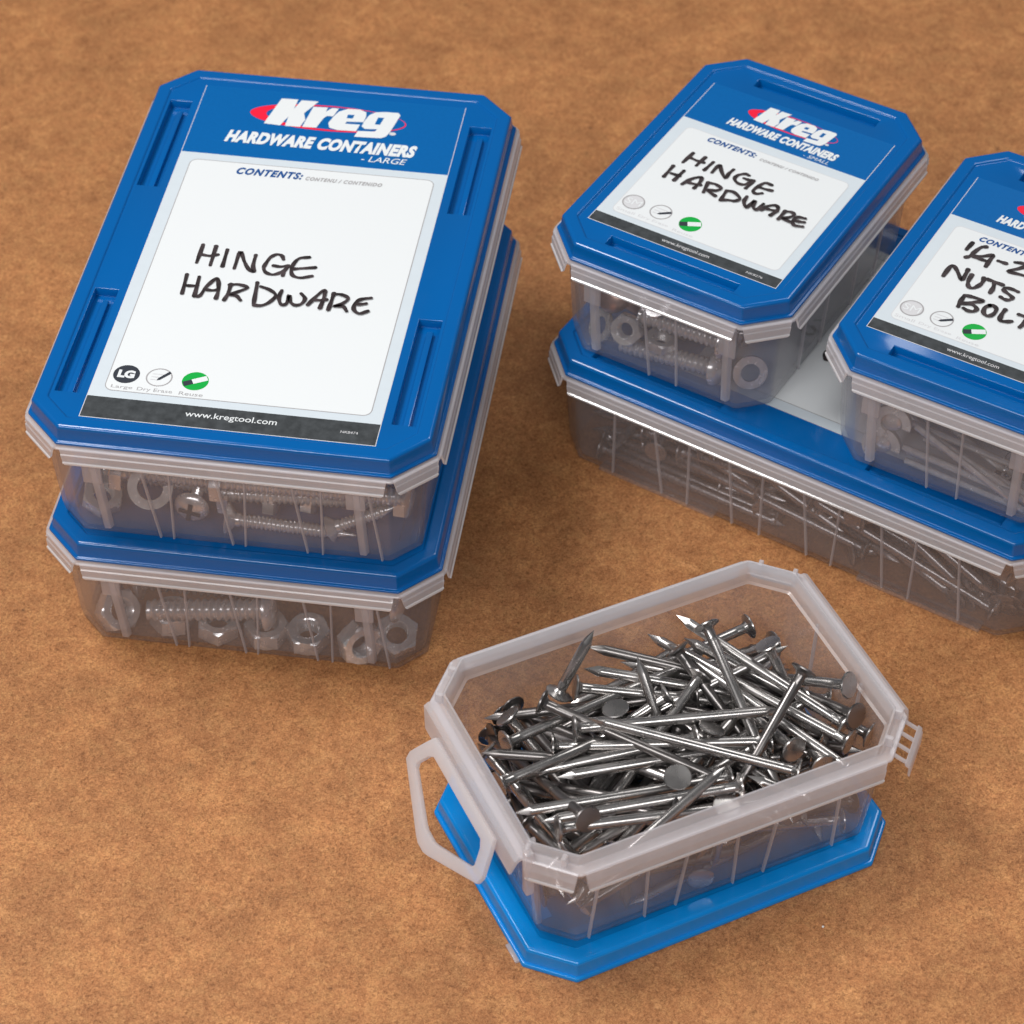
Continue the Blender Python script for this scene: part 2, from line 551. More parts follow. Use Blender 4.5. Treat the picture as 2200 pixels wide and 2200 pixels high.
def round_rect(x0, x1, y0, y1, r_, seg=6):
    out = []
    for cx, cy, a0 in ((x1 - r_, y1 - r_, 0), (x0 + r_, y1 - r_, 90), (x0 + r_, y0 + r_, 180), (x1 - r_, y0 + r_, 270)):
        for k in range(seg + 1):
            t = R(a0 + 90 * k / seg)
            out.append((cx + r_ * math.cos(t), cy + r_ * math.sin(t)))
    return out

def ellipse(cx, cy, rx, ry, n=40, rot=0.0):
    return [(cx + rx * math.cos(t) * math.cos(rot) - ry * math.sin(t) * math.sin(rot), cy + rx * math.cos(t) * math.sin(rot) + ry * math.sin(t) * math.cos(rot))
            for t in (2 * math.pi * i / n for i in range(n))]

def ring_between(bm, outer, inner, z):
    a = [bm.verts.new((x, y, z)) for x, y in outer]
    b = [bm.verts.new((x, y, z)) for x, y in inner]
    n = len(a)
    for i in range(n):
        bm.faces.new((a[i], a[(i + 1) % n], b[(i + 1) % n], b[i]))

def text_obj(parent, txt, x0, x1, y0, y1, z, mat, shear=0.0, bold=0.0, name='lettering', spacing=1.0, keep_rot=0.0):
    cu = bpy.data.curves.new(name, 'FONT')
    cu.body = txt
    cu.size = 1.0
    cu.shear = shear
    cu.offset = bold
    cu.space_character = spacing
    cu.fill_mode = 'FRONT'
    cu.resolution_u = 4
    tmp = bpy.data.objects.new(name + '_curve', cu)
    col.objects.link(tmp)
    dg = bpy.context.evaluated_depsgraph_get()
    me = bpy.data.meshes.new_from_object(tmp.evaluated_get(dg))
    bpy.data.objects.remove(tmp)
    xs = [v.co.x for v in me.vertices]
    ys = [v.co.y for v in me.vertices]
    ax, bx_, ay, by = min(xs), max(xs), min(ys), max(ys)
    for v in me.vertices:
        v.co = ((x0 + (v.co.x - ax) / (bx_ - ax) * (x1 - x0)) * S, (y0 + (v.co.y - ay) / (by - ay) * (y1 - y0)) * S, z * S)
    me.materials.clear()
    me.materials.append(mat)
    return link(name, me, parent)

def stroke_obj(parent, strokes, z, w, name='handwriting', seed=1):
    rng = random.Random(seed)
    bm = bmesh.new()
    for k, st in enumerate(strokes):
        pts = [Vector(p) for p in st]
        # smooth the polyline (Catmull-Rom)
        if len(pts) > 2:
            ext = [pts[0] * 2 - pts[1]] + pts + [pts[-1] * 2 - pts[-2]]
            sm = []
            for i in range(1, len(ext) - 2):
                p0, p1, p2, p3 = ext[i - 1:i + 3]
                for s in range(5):
                    t = s / 5
                    sm.append(0.5 * ((2 * p1) + (p2 - p0) * t + (2 * p0 - 5 * p1 + 4 * p2 - p3) * t * t + (3 * p1 - p0 - 3 * p2 + p3) * t ** 3))
            sm.append(pts[-1])
        else:
            sm = [pts[0].lerp(pts[1], i / 6) for i in range(7)]
        n = len(sm)
        zz = z + 0.0012 * (k + 1)
        ww = [w * (1 + 0.16 * math.sin(i * 0.7 + k) + rng.uniform(-.06, .06)) for i in range(n)]
        left, right = [], []
        for i, p in enumerate(sm):
            d = (sm[min(n - 1, i + 1)] - sm[max(0, i - 1)])
            d = d.normalized() if d.length > 1e-6 else Vector((1, 0))
            nn = Vector((-d.y, d.x)) * ww[i] / 2
            left.append(p + nn)
            right.append(p - nn)
        L = [bm.verts.new((p.x, p.y, zz)) for p in left]
        Rr = [bm.verts.new((p.x, p.y, zz)) for p in right]
        for i in range(n - 1):
            bm.faces.new((L[i], L[i + 1], Rr[i + 1], Rr[i]))
        for p, r_ in ((sm[0], ww[0] * .52), (sm[-1], ww[-1] * .52)):
            sheet(bm, ellipse(p.x, p.y, r_, r_, 14), zz + 0.0006)
    return print_obj(name, M['ink'], parent, lambda b_: (b_.from_mesh(tmp_mesh(bm))))

def tmp_mesh(bm):
    me = bpy.data.meshes.new('tmp')
    bm.to_mesh(me)
    bm.free()
    return me

DATA = json.loads(r'''{"A":[[[-3.03,-0.18],[-3.03,-1.22]],[[-2.54,-0.2],[-2.51,-1.29]],[[-2.94,-0.74],[-2.65,-0.77],[-2.38,-0.66]],[[-2.09,-0.33],[-2.06,-1.28]],[[-1.61,-1.34],[-1.6,-0.39],[-1.34,-0.89],[-1.09,-1.3],[-0.86,-1.42],[-0.97,-1.09],[-1.0,-0.49]],[[0.05,-0.59],[-0.06,-0.38],[-0.25,-0.34],[-0.44,-0.53],[-0.54,-0.9],[-0.56,-1.16],[-0.44,-1.39],[-0.19,-1.48],[0.03,-1.38],[0.19,-1.17],[0.3,-0.9],[0.03,-1.0],[-0.24,-0.98]],[[0.3,-0.9],[0.23,-1.17],[0.21,-1.48]],[[0.94,-0.33],[0.61,-0.44],[0.47,-0.75],[0.45,-1.13],[0.57,-1.43],[0.87,-1.51],[1.25,-1.36]],[[0.53,-1.06],[0.88,-0.97],[1.27,-0.87]],[[-3.22,-1.93],[-3.15,-2.98]],[[-2.75,-1.99],[-2.68,-3.06]],[[-3.18,-2.52],[-2.93,-2.53],[-2.7,-2.48]],[[-2.68,-3.06],[-2.49,-3.01],[-2.37,-2.49],[-2.12,-1.99],[-2.0,-2.19],[-1.9,-2.67],[-1.89,-3.07]],[[-2.38,-2.65],[-2.13,-2.67],[-1.94,-2.61]],[[-1.53,-2.24],[-1.52,-2.74],[-1.58,-3.12]],[[-1.56,-2.28],[-1.25,-2.21],[-0.9,-2.34],[-1.17,-2.59],[-1.44,-2.82],[-1.2,-2.84],[-1.0,-3.06]],[[-0.61,-2.01],[-0.54,-2.72],[-0.49,-3.2]],[[-0.44,-2.21],[-0.09,-2.34],[0.19,-2.61],[0.05,-3.0],[-0.18,-3.22],[-0.46,-3.26]],[[0.35,-2.31],[0.33,-2.71],[0.47,-3.06],[0.66,-3.0],[0.66,-2.54],[0.79,-2.89],[0.99,-3.04],[1.2,-2.92],[1.26,-2.63],[1.07,-2.38]],[[1.43,-2.95],[1.63,-2.46],[1.86,-2.08],[1.92,-2.48],[1.89,-3.06]],[[1.55,-2.65],[1.79,-2.65],[2.02,-2.58]],[[2.23,-2.21],[2.22,-2.68],[2.2,-3.11]],[[2.21,-2.25],[2.51,-2.23],[2.79,-2.41],[2.61,-2.74],[2.36,-2.9],[2.68,-2.86],[2.86,-3.1]],[[3.59,-2.26],[3.23,-2.4],[3.08,-2.67],[3.1,-2.98],[3.33,-3.16],[3.6,-2.99]],[[3.08,-2.67],[3.28,-2.66],[3.47,-2.59]]],"D":[[[-2.36,0.26],[-2.42,-0.45]],[[-1.84,0.26],[-1.89,-0.37]],[[-2.34,-0.05],[-2.03,-0.08],[-1.74,-0.06]],[[-1.44,0.15],[-1.5,-0.44]],[[-1.18,-0.44],[-1.18,-0.06],[-1.12,0.13],[-0.93,-0.16],[-0.59,-0.48],[-0.61,-0.15],[-0.57,0.15]],[[0.1,0.13],[-0.07,0.14],[-0.26,-0.06],[-0.28,-0.32],[-0.06,-0.5],[0.18,-0.47],[0.3,-0.28],[0.4,-0.06],[0.21,-0.12],[0.01,-0.12]],[[0.4,-0.06],[0.38,-0.35],[0.35,-0.62]],[[1.09,0.05],[0.83,0.04],[0.7,-0.28],[0.66,-0.61],[0.82,-0.72],[1.01,-0.58]],[[0.71,-0.3],[0.97,-0.3],[1.25,-0.25]],[[-2.62,-0.84],[-2.61,-1.59]],[[-2.13,-0.89],[-2.17,-1.59]],[[-2.47,-1.28],[-2.13,-1.26]],[[-1.8,-1.65],[-1.65,-1.19],[-1.39,-0.91],[-1.28,-1.18],[-1.3,-1.62]],[[-1.73,-1.45],[-1.45,-1.41],[-1.19,-1.34]],[[-1.01,-1.07],[-0.88,-1.67]],[[-0.99,-1.06],[-0.71,-1.01],[-0.43,-1.12],[-0.53,-1.34],[-0.82,-1.48],[-0.41,-1.63]],[[-0.19,-1.13],[-0.11,-1.75]],[[-0.19,-1.13],[0.1,-1.08],[0.45,-1.29],[0.37,-1.52],[0.12,-1.61],[-0.1,-1.74]],[[0.63,-1.05],[0.68,-1.39],[0.91,-1.65],[0.96,-1.34],[1.0,-1.13],[1.12,-1.49],[1.3,-1.56],[1.36,-1.13]],[[1.46,-1.49],[1.56,-1.16],[1.82,-0.97],[1.98,-1.2],[1.89,-1.59]],[[1.57,-1.33],[1.78,-1.3],[1.98,-1.26]],[[2.25,-1.1],[2.24,-1.64]],[[2.25,-1.1],[2.5,-1.03],[2.64,-1.16],[2.48,-1.41],[2.33,-1.53],[2.67,-1.56]],[[3.08,-1.1],[2.82,-1.17],[2.75,-1.45],[2.9,-1.66],[3.21,-1.58]],[[2.81,-1.42],[2.97,-1.38],[3.15,-1.32]]],"E":[[[-2.43,0.97],[-2.47,0.5]],[[-1.91,1.0],[-2.05,0.89],[-2.16,0.51],[-2.2,0.23],[-2.31,0.08]],[[-2.12,0.27],[-1.81,0.43],[-1.5,0.68],[-1.49,0.37],[-1.48,-0.04]],[[-2.08,0.24],[-1.83,0.24],[-1.63,0.25]],[[-1.21,0.48],[-0.92,0.48]],[[-0.65,0.71],[-0.41,0.79],[-0.2,0.78],[-0.38,0.47],[-0.67,0.12],[-0.25,0.16],[0.15,0.19]],[[-2.59,-1.3],[-2.58,-0.72],[-2.48,-0.61],[-2.24,-0.83],[-1.93,-1.17],[-1.93,-0.79],[-1.96,-0.53]],[[-1.72,-0.74],[-1.69,-1.13],[-1.56,-1.4],[-1.38,-1.39],[-1.25,-1.11],[-1.23,-0.86],[-1.28,-0.68]],[[-1.13,-0.68],[-0.82,-0.69],[-0.55,-0.7]],[[-0.85,-0.74],[-0.77,-1.03],[-0.76,-1.34]],[[0.08,-0.78],[-0.17,-0.75],[-0.39,-0.81],[-0.37,-0.97],[-0.11,-1.09],[0.05,-1.2],[-0.02,-1.36],[-0.18,-1.41],[-0.34,-1.36]],[[-1.49,-1.93],[-1.48,-2.3],[-1.44,-2.61]],[[-1.47,-1.92],[-1.21,-1.87],[-0.8,-1.87],[-1.03,-2.1],[-1.43,-2.4]],[[-1.43,-2.4],[-1.06,-2.26],[-0.82,-2.39],[-0.86,-2.58],[-1.05,-2.65],[-1.24,-2.6]],[[-0.47,-1.98],[-0.59,-2.18],[-0.52,-2.48],[-0.32,-2.56],[-0.19,-2.35],[-0.21,-2.06],[-0.39,-1.93],[-0.5,-2.0]],[[0.08,-1.93],[0.07,-2.23],[0.14,-2.56],[0.36,-2.51],[0.52,-2.4]],[[0.6,-1.93],[0.82,-1.92],[1.02,-1.91]],[[0.91,-1.97],[0.94,-2.29],[0.89,-2.56]]],"C":[[[-1.19,-1.34],[-1.15,-1.56],[-1.03,-1.73],[-0.93,-1.74],[-0.84,-1.56],[-0.8,-1.29],[-0.88,-1.0],[-1.09,-0.84]],[[-1.18,-0.55],[-0.72,-0.6],[-0.29,-0.72]],[[-0.09,-0.99],[-0.04,-1.45],[0.25,-1.65],[0.54,-1.57]],[[-2.53,-0.75],[-2.21,-0.84],[-2.07,-0.56],[-2.28,-0.34]],[[-2.39,0.04],[-2.1,0.22]]],"K":{"K":[[-2.049,9.051],[-1.394,9.068],[-1.445,8.443],[-1.259,9.041],[-0.582,9.061],[-0.999,8.234],[-0.867,7.823],[-0.983,7.354],[-1.568,7.33],[-1.554,7.94],[-1.759,7.34],[-2.405,7.377]],"r":[[-0.726,8.692],[-0.149,8.73],[-0.19,8.456],[0.018,8.723],[0.279,8.722],[0.147,8.192],[-0.089,8.188],[-0.188,8.041],[-0.355,7.393],[-0.901,7.366]],"e":[[0.317,8.531],[0.628,8.758],[1.098,8.78],[1.371,8.64],[1.415,8.356],[1.378,7.999],[0.738,7.943],[0.694,7.805],[1.279,7.829],[1.197,7.39],[0.475,7.361],[0.148,7.467],[0.047,7.74],[0.17,8.195]],"g":[[1.531,8.491],[1.73,8.693],[2.142,8.77],[2.613,8.776],[2.711,8.626],[2.506,7.545],[2.398,7.237],[2.236,7.097],[1.184,7.041],[1.271,7.424],[1.919,7.474],[1.982,7.638],[1.513,7.584],[1.355,7.724],[1.412,8.121]],"e0":[[0.701,8.383],[0.958,8.398],[0.922,8.166],[0.687,8.162]],"g0":[[1.884,8.371],[2.118,8.382],[2.037,7.925],[1.835,7.927]]}}''')
NAILS_OPEN = json.loads('[[0.49,-3.6,0.18,-0.993,-0.114,-0.0],[-2.09,-0.51,0.18,-0.366,-0.931,-0.0],[0.45,-0.62,0.37,0.301,0.952,-0.052],[-0.13,3.38,0.18,1.0,0.005,-0.0],[-1.9,2.28,0.51,0.999,-0.029,0.036],[0.93,4.02,0.18,1.0,-0.0,-0.0],[-0.19,3.7,0.35,-1.0,-0.002,-0.005],[-2.25,3.13,0.45,-0.992,-0.099,-0.072],[-0.98,2.88,0.55,0.997,0.071,-0.03],[1.97,2.7,0.51,-0.995,-0.035,0.089],[1.31,0.28,0.61,0.978,-0.17,-0.118],[5.08,-0.57,0.18,-0.246,-0.969,0.0],[-2.5,-2.64,0.65,0.946,-0.296,0.128],[-2.59,-2.23,0.59,0.947,-0.301,0.112],[1.41,-3.04,0.73,-0.962,0.265,0.065],[2.54,-2.85,0.96,0.978,-0.025,-0.208],[-2.96,1.2,0.66,-0.846,0.527,0.079],[-5.46,-0.51,0.61,0.146,-0.989,0.022],[0.93,0.71,0.65,-0.98,0.17,0.106],[1.58,1.47,0.57,0.969,-0.222,-0.105],[5.45,0.52,0.67,0.152,-0.988,0.035],[-2.27,-1.09,0.86,0.982,-0.184,-0.033],[-2.4,-3.49,0.95,0.989,-0.143,-0.027],[2.27,-3.62,1.31,-0.956,-0.088,0.279],[4.36,-0.01,0.74,0.382,-0.924,-0.015],[4.44,0.71,0.62,-0.379,0.924,0.048],[-2.58,-1.63,0.56,0.965,-0.243,0.102],[-1.64,-0.84,0.69,-0.982,0.183,-0.037],[-1.12,-3.04,1.2,0.995,-0.069,0.066],[-1.36,-2.47,1.24,1.0,0.006,0.022],[1.94,-1.96,1.19,-0.998,-0.043,0.039],[0.66,1.12,0.67,0.982,-0.17,-0.08],[0.12,-1.9,0.8,-0.98,0.184,0.077],[-2.38,-0.34,0.51,0.98,-0.182,0.086],[-2.5,0.16,0.88,0.999,-0.048,-0.022],[-5.46,0.52,1.3,-0.148,-0.988,0.037],[-4.73,0.51,1.28,-0.142,-0.987,0.07],[0.96,-0.35,0.96,0.999,-0.041,0.034],[2.49,-1.58,1.17,0.999,0.046,-0.021],[2.5,-0.79,1.07,-0.998,0.055,-0.004],[4.06,-0.26,1.5,0.537,-0.763,0.359],[2.0,-0.47,1.39,0.164,-0.976,0.145],[0.21,-1.04,1.5,0.556,-0.826,0.094],[-1.48,-3.63,1.61,-0.982,-0.105,-0.157],[-1.81,-3.3,1.58,-0.983,-0.106,-0.151],[-3.9,0.59,1.25,0.263,0.961,-0.09],[2.34,-0.31,1.36,-0.164,0.974,-0.153],[-3.52,0.6,1.24,0.262,0.959,-0.103],[-5.14,0.22,1.31,-0.148,-0.988,0.03],[1.58,2.28,1.34,-0.93,-0.354,0.101],[0.62,2.3,1.38,-0.931,-0.355,0.088],[-1.22,4.02,1.05,0.991,0.0,-0.137],[-3.62,1.25,1.6,0.639,0.767,-0.049],[2.28,2.16,1.33,-0.93,-0.353,0.102],[-0.5,2.47,1.39,-0.892,-0.425,0.155],[1.26,1.08,1.92,-0.734,0.676,-0.074],[-3.12,1.24,1.47,0.596,0.769,-0.232],[2.53,3.33,1.5,0.982,-0.187,0.022],[1.76,3.85,1.65,-0.994,0.047,0.1],[1.2,0.09,1.69,0.756,0.645,-0.107],[1.96,0.26,1.64,-0.756,-0.644,0.113],[3.18,0.83,1.53,-0.756,-0.644,0.114],[3.67,-0.5,1.63,-0.042,-0.994,-0.103],[3.46,0.37,2.03,0.704,-0.701,0.113],[2.53,2.97,1.57,0.982,-0.187,0.02],[2.39,0.85,1.95,-0.66,0.751,-0.019],[-2.02,-0.25,1.58,-0.693,0.612,-0.382],[-2.95,0.4,1.93,-0.749,-0.661,-0.054],[0.68,0.07,2.0,0.958,-0.208,0.197],[-0.37,1.83,2.17,0.797,0.601,0.063],[-4.59,0.88,1.65,-0.391,-0.873,0.291],[-0.89,3.67,2.12,0.977,0.095,0.19],[-2.52,-0.69,1.97,-0.797,-0.603,-0.029],[-1.43,0.58,2.06,0.797,0.601,0.07],[-3.95,0.51,2.18,0.112,-0.992,0.049],[-3.47,0.5,2.29,0.146,-0.989,0.01],[0.28,-0.56,2.25,-0.951,0.303,0.059],[0.01,-1.94,2.28,-0.808,-0.57,-0.149],[-2.36,-1.83,2.13,-0.8,-0.564,-0.206],[-2.53,-1.96,2.68,-0.946,-0.324,0.005],[-2.32,0.83,2.6,0.474,-0.852,0.222],[2.9,0.96,2.3,0.869,0.484,-0.101],[2.54,-2.09,2.03,-0.98,-0.107,0.166],[-1.33,0.82,3.03,0.644,-0.765,-0.004],[-1.97,0.92,2.55,-0.473,0.861,-0.185],[1.26,-0.38,2.89,-0.348,0.936,-0.046],[-1.7,2.68,2.89,-0.925,0.365,-0.109],[-0.77,-0.4,3.0,0.643,-0.766,0.021],[2.31,2.87,2.76,-0.985,-0.081,0.153],[4.96,0.8,2.9,-0.29,0.898,-0.331],[1.46,3.55,2.68,-0.996,-0.045,-0.077],[-0.4,3.12,2.27,0.973,0.035,0.229],[2.54,0.74,3.07,0.736,0.668,-0.108],[2.35,2.23,3.34,0.87,-0.491,0.044],[-3.68,-0.62,2.7,-0.608,0.744,-0.277],[3.44,0.31,2.95,-0.431,-0.897,-0.1],[-3.7,-1.15,2.72,0.614,-0.746,0.258],[-2.8,1.25,3.26,0.622,0.766,0.164],[-5.49,-0.24,2.56,-0.068,0.981,-0.182],[1.83,1.5,3.59,-0.859,0.495,0.131],[0.71,0.34,3.46,-0.997,0.072,-0.04],[-2.39,-0.65,3.27,0.985,0.161,0.056],[1.42,-0.7,3.49,0.04,0.929,0.368],[3.23,-1.87,3.03,0.771,0.59,-0.24],[2.61,-1.51,3.22,0.927,0.356,-0.117],[-2.27,-1.62,3.25,0.902,-0.394,-0.175],[-4.86,0.56,2.87,-0.075,0.923,-0.378],[-5.2,0.41,2.8,-0.039,0.905,-0.424],[1.32,-1.25,3.67,0.996,-0.005,-0.085],[-5.58,0.44,2.96,-0.12,-0.951,0.284],[-3.76,0.06,3.38,0.621,-0.758,0.199],[2.24,-0.12,3.93,0.705,0.706,-0.071],[4.94,-1.12,3.02,0.07,0.804,0.591],[-0.69,0.45,3.88,0.975,-0.177,0.136],[-2.63,0.24,3.64,-0.95,0.309,-0.042],[-1.19,1.39,3.48,0.983,-0.096,-0.158],[-2.36,1.12,3.64,0.983,-0.171,0.061],[-2.86,-0.27,3.98,0.56,0.827,0.052],[3.46,-1.7,3.53,-0.237,0.638,0.733],[-4.68,0.08,3.99,-0.22,0.971,-0.098],[-2.42,-0.74,4.33,-0.641,0.767,0.012],[0.43,-2.79,3.84,-0.978,-0.187,0.098],[-2.49,1.75,3.97,-0.642,0.557,-0.527],[2.9,-3.27,3.14,-0.866,-0.077,0.493],[1.25,-0.42,4.36,-0.832,0.554,0.025]]')
NAILS_TOP = json.loads('[[-2.74,2.79,4.6,-1.33,2.98,7.0,"b"],[5.15,0.24,3.49,-0.99,4.12,4.9,"t"],[4.86,-0.25,3.65,-1.51,3.33,4.8,"t"],[6.24,-0.22,3.13,-0.08,3.41,4.4,"t"],[0.26,-1.78,1.11,-0.03,2.29,5.8,"t"],[2.67,2.47,6.0,2.65,-4.19,2.76,"h"],[5.45,-2.49,4.6,2.11,3.63,5.6,"b"],[5.26,-3.15,4.5,1.67,3.32,4.62,"h"],[4.14,0.83,6.0,5.57,-1.93,1.14,"h"],[-1.97,1.47,3.08,5.08,0.96,5.3,"t"],[5.95,-1.71,5.6,2.47,3.96,2.36,"h"],[4.63,-0.87,6.2,-0.83,-3.87,2.21,"h"],[-3.04,0.98,4.9,3.68,-1.2,4.9,"b"],[3.05,-3.6,4.6,-2.62,0.75,5.5,"b"],[-3.6,2.35,5.1,1.28,-3.11,4.03,"h"],[-4.76,2.53,4.8,-2.67,-0.47,1.14,"h"],[-5.25,1.65,4.5,2.1,2.46,4.22,"h"],[-1.34,1.23,4.9,-0.81,0.47,1.16,"h"],[-3.86,0.91,4.45,2.88,-2.14,4.7,"t"],[1.22,-0.89,4.9,-0.68,-1.83,1.17,"h"],[-0.93,-2.53,5.2,-0.58,-1.45,1.22,"h"],[-4.06,-4.27,4.33,0.67,-2.86,5.3,"t"],[0.89,-3.61,5.0,-5.63,-1.91,4.6,"b"],[0.95,-2.76,4.45,-6.32,-1.38,4.8,"t"],[-5.35,-2.62,4.9,1.86,-4.21,4.38,"h"],[0.63,-1.2,3.42,-6.14,1.54,4.6,"t"],[-6.22,0.03,4.62,-1.96,0.49,4.5,"t"],[3.03,-1.71,4.14,-4.22,-0.24,4.3,"t"],[0.75,-0.79,4.5,-6.19,0.67,4.09,"h"],[4.79,-4.05,4.3,1.91,2.75,4.61,"h"],[4.01,-3.66,4.4,4.99,3.39,2.37,"h"],[0.17,-3.94,4.8,0.02,-3.59,1.12,"h"],[-5.9,-1.37,4.2,-4.47,-4.28,3.17,"h"],[2.22,-1.81,4.31,-5.04,-3.14,3.8,"t"],[1.51,2.38,5.4,3.83,-3.25,1.19,"h"],[0.68,1.14,4.7,-6.07,1.19,1.66,"h"],[3.07,-4.26,3.94,1.38,-2.98,4.6,"t"],[1.97,1.38,4.8,-4.24,-2.06,2.73,"h"],[-2.13,2.78,4.7,4.58,-0.07,3.42,"h"],[-5.9,1.85,4.3,-3.71,-2.27,1.16,"h"],[3.32,-2.79,4.7,2.6,4.19,2.9,"h"],[6.36,-2.74,3.9,2.43,3.51,4.37,"h"],[4.98,-2.21,4.0,1.38,4.25,4.34,"h"],[-3.7,-3.55,3.9,2.82,-0.06,4.17,"h"],[-3.76,-2.39,3.8,3.46,-4.01,3.95,"h"],[5.06,-0.79,4.4,-2.1,-1.01,2.56,"h"]]')
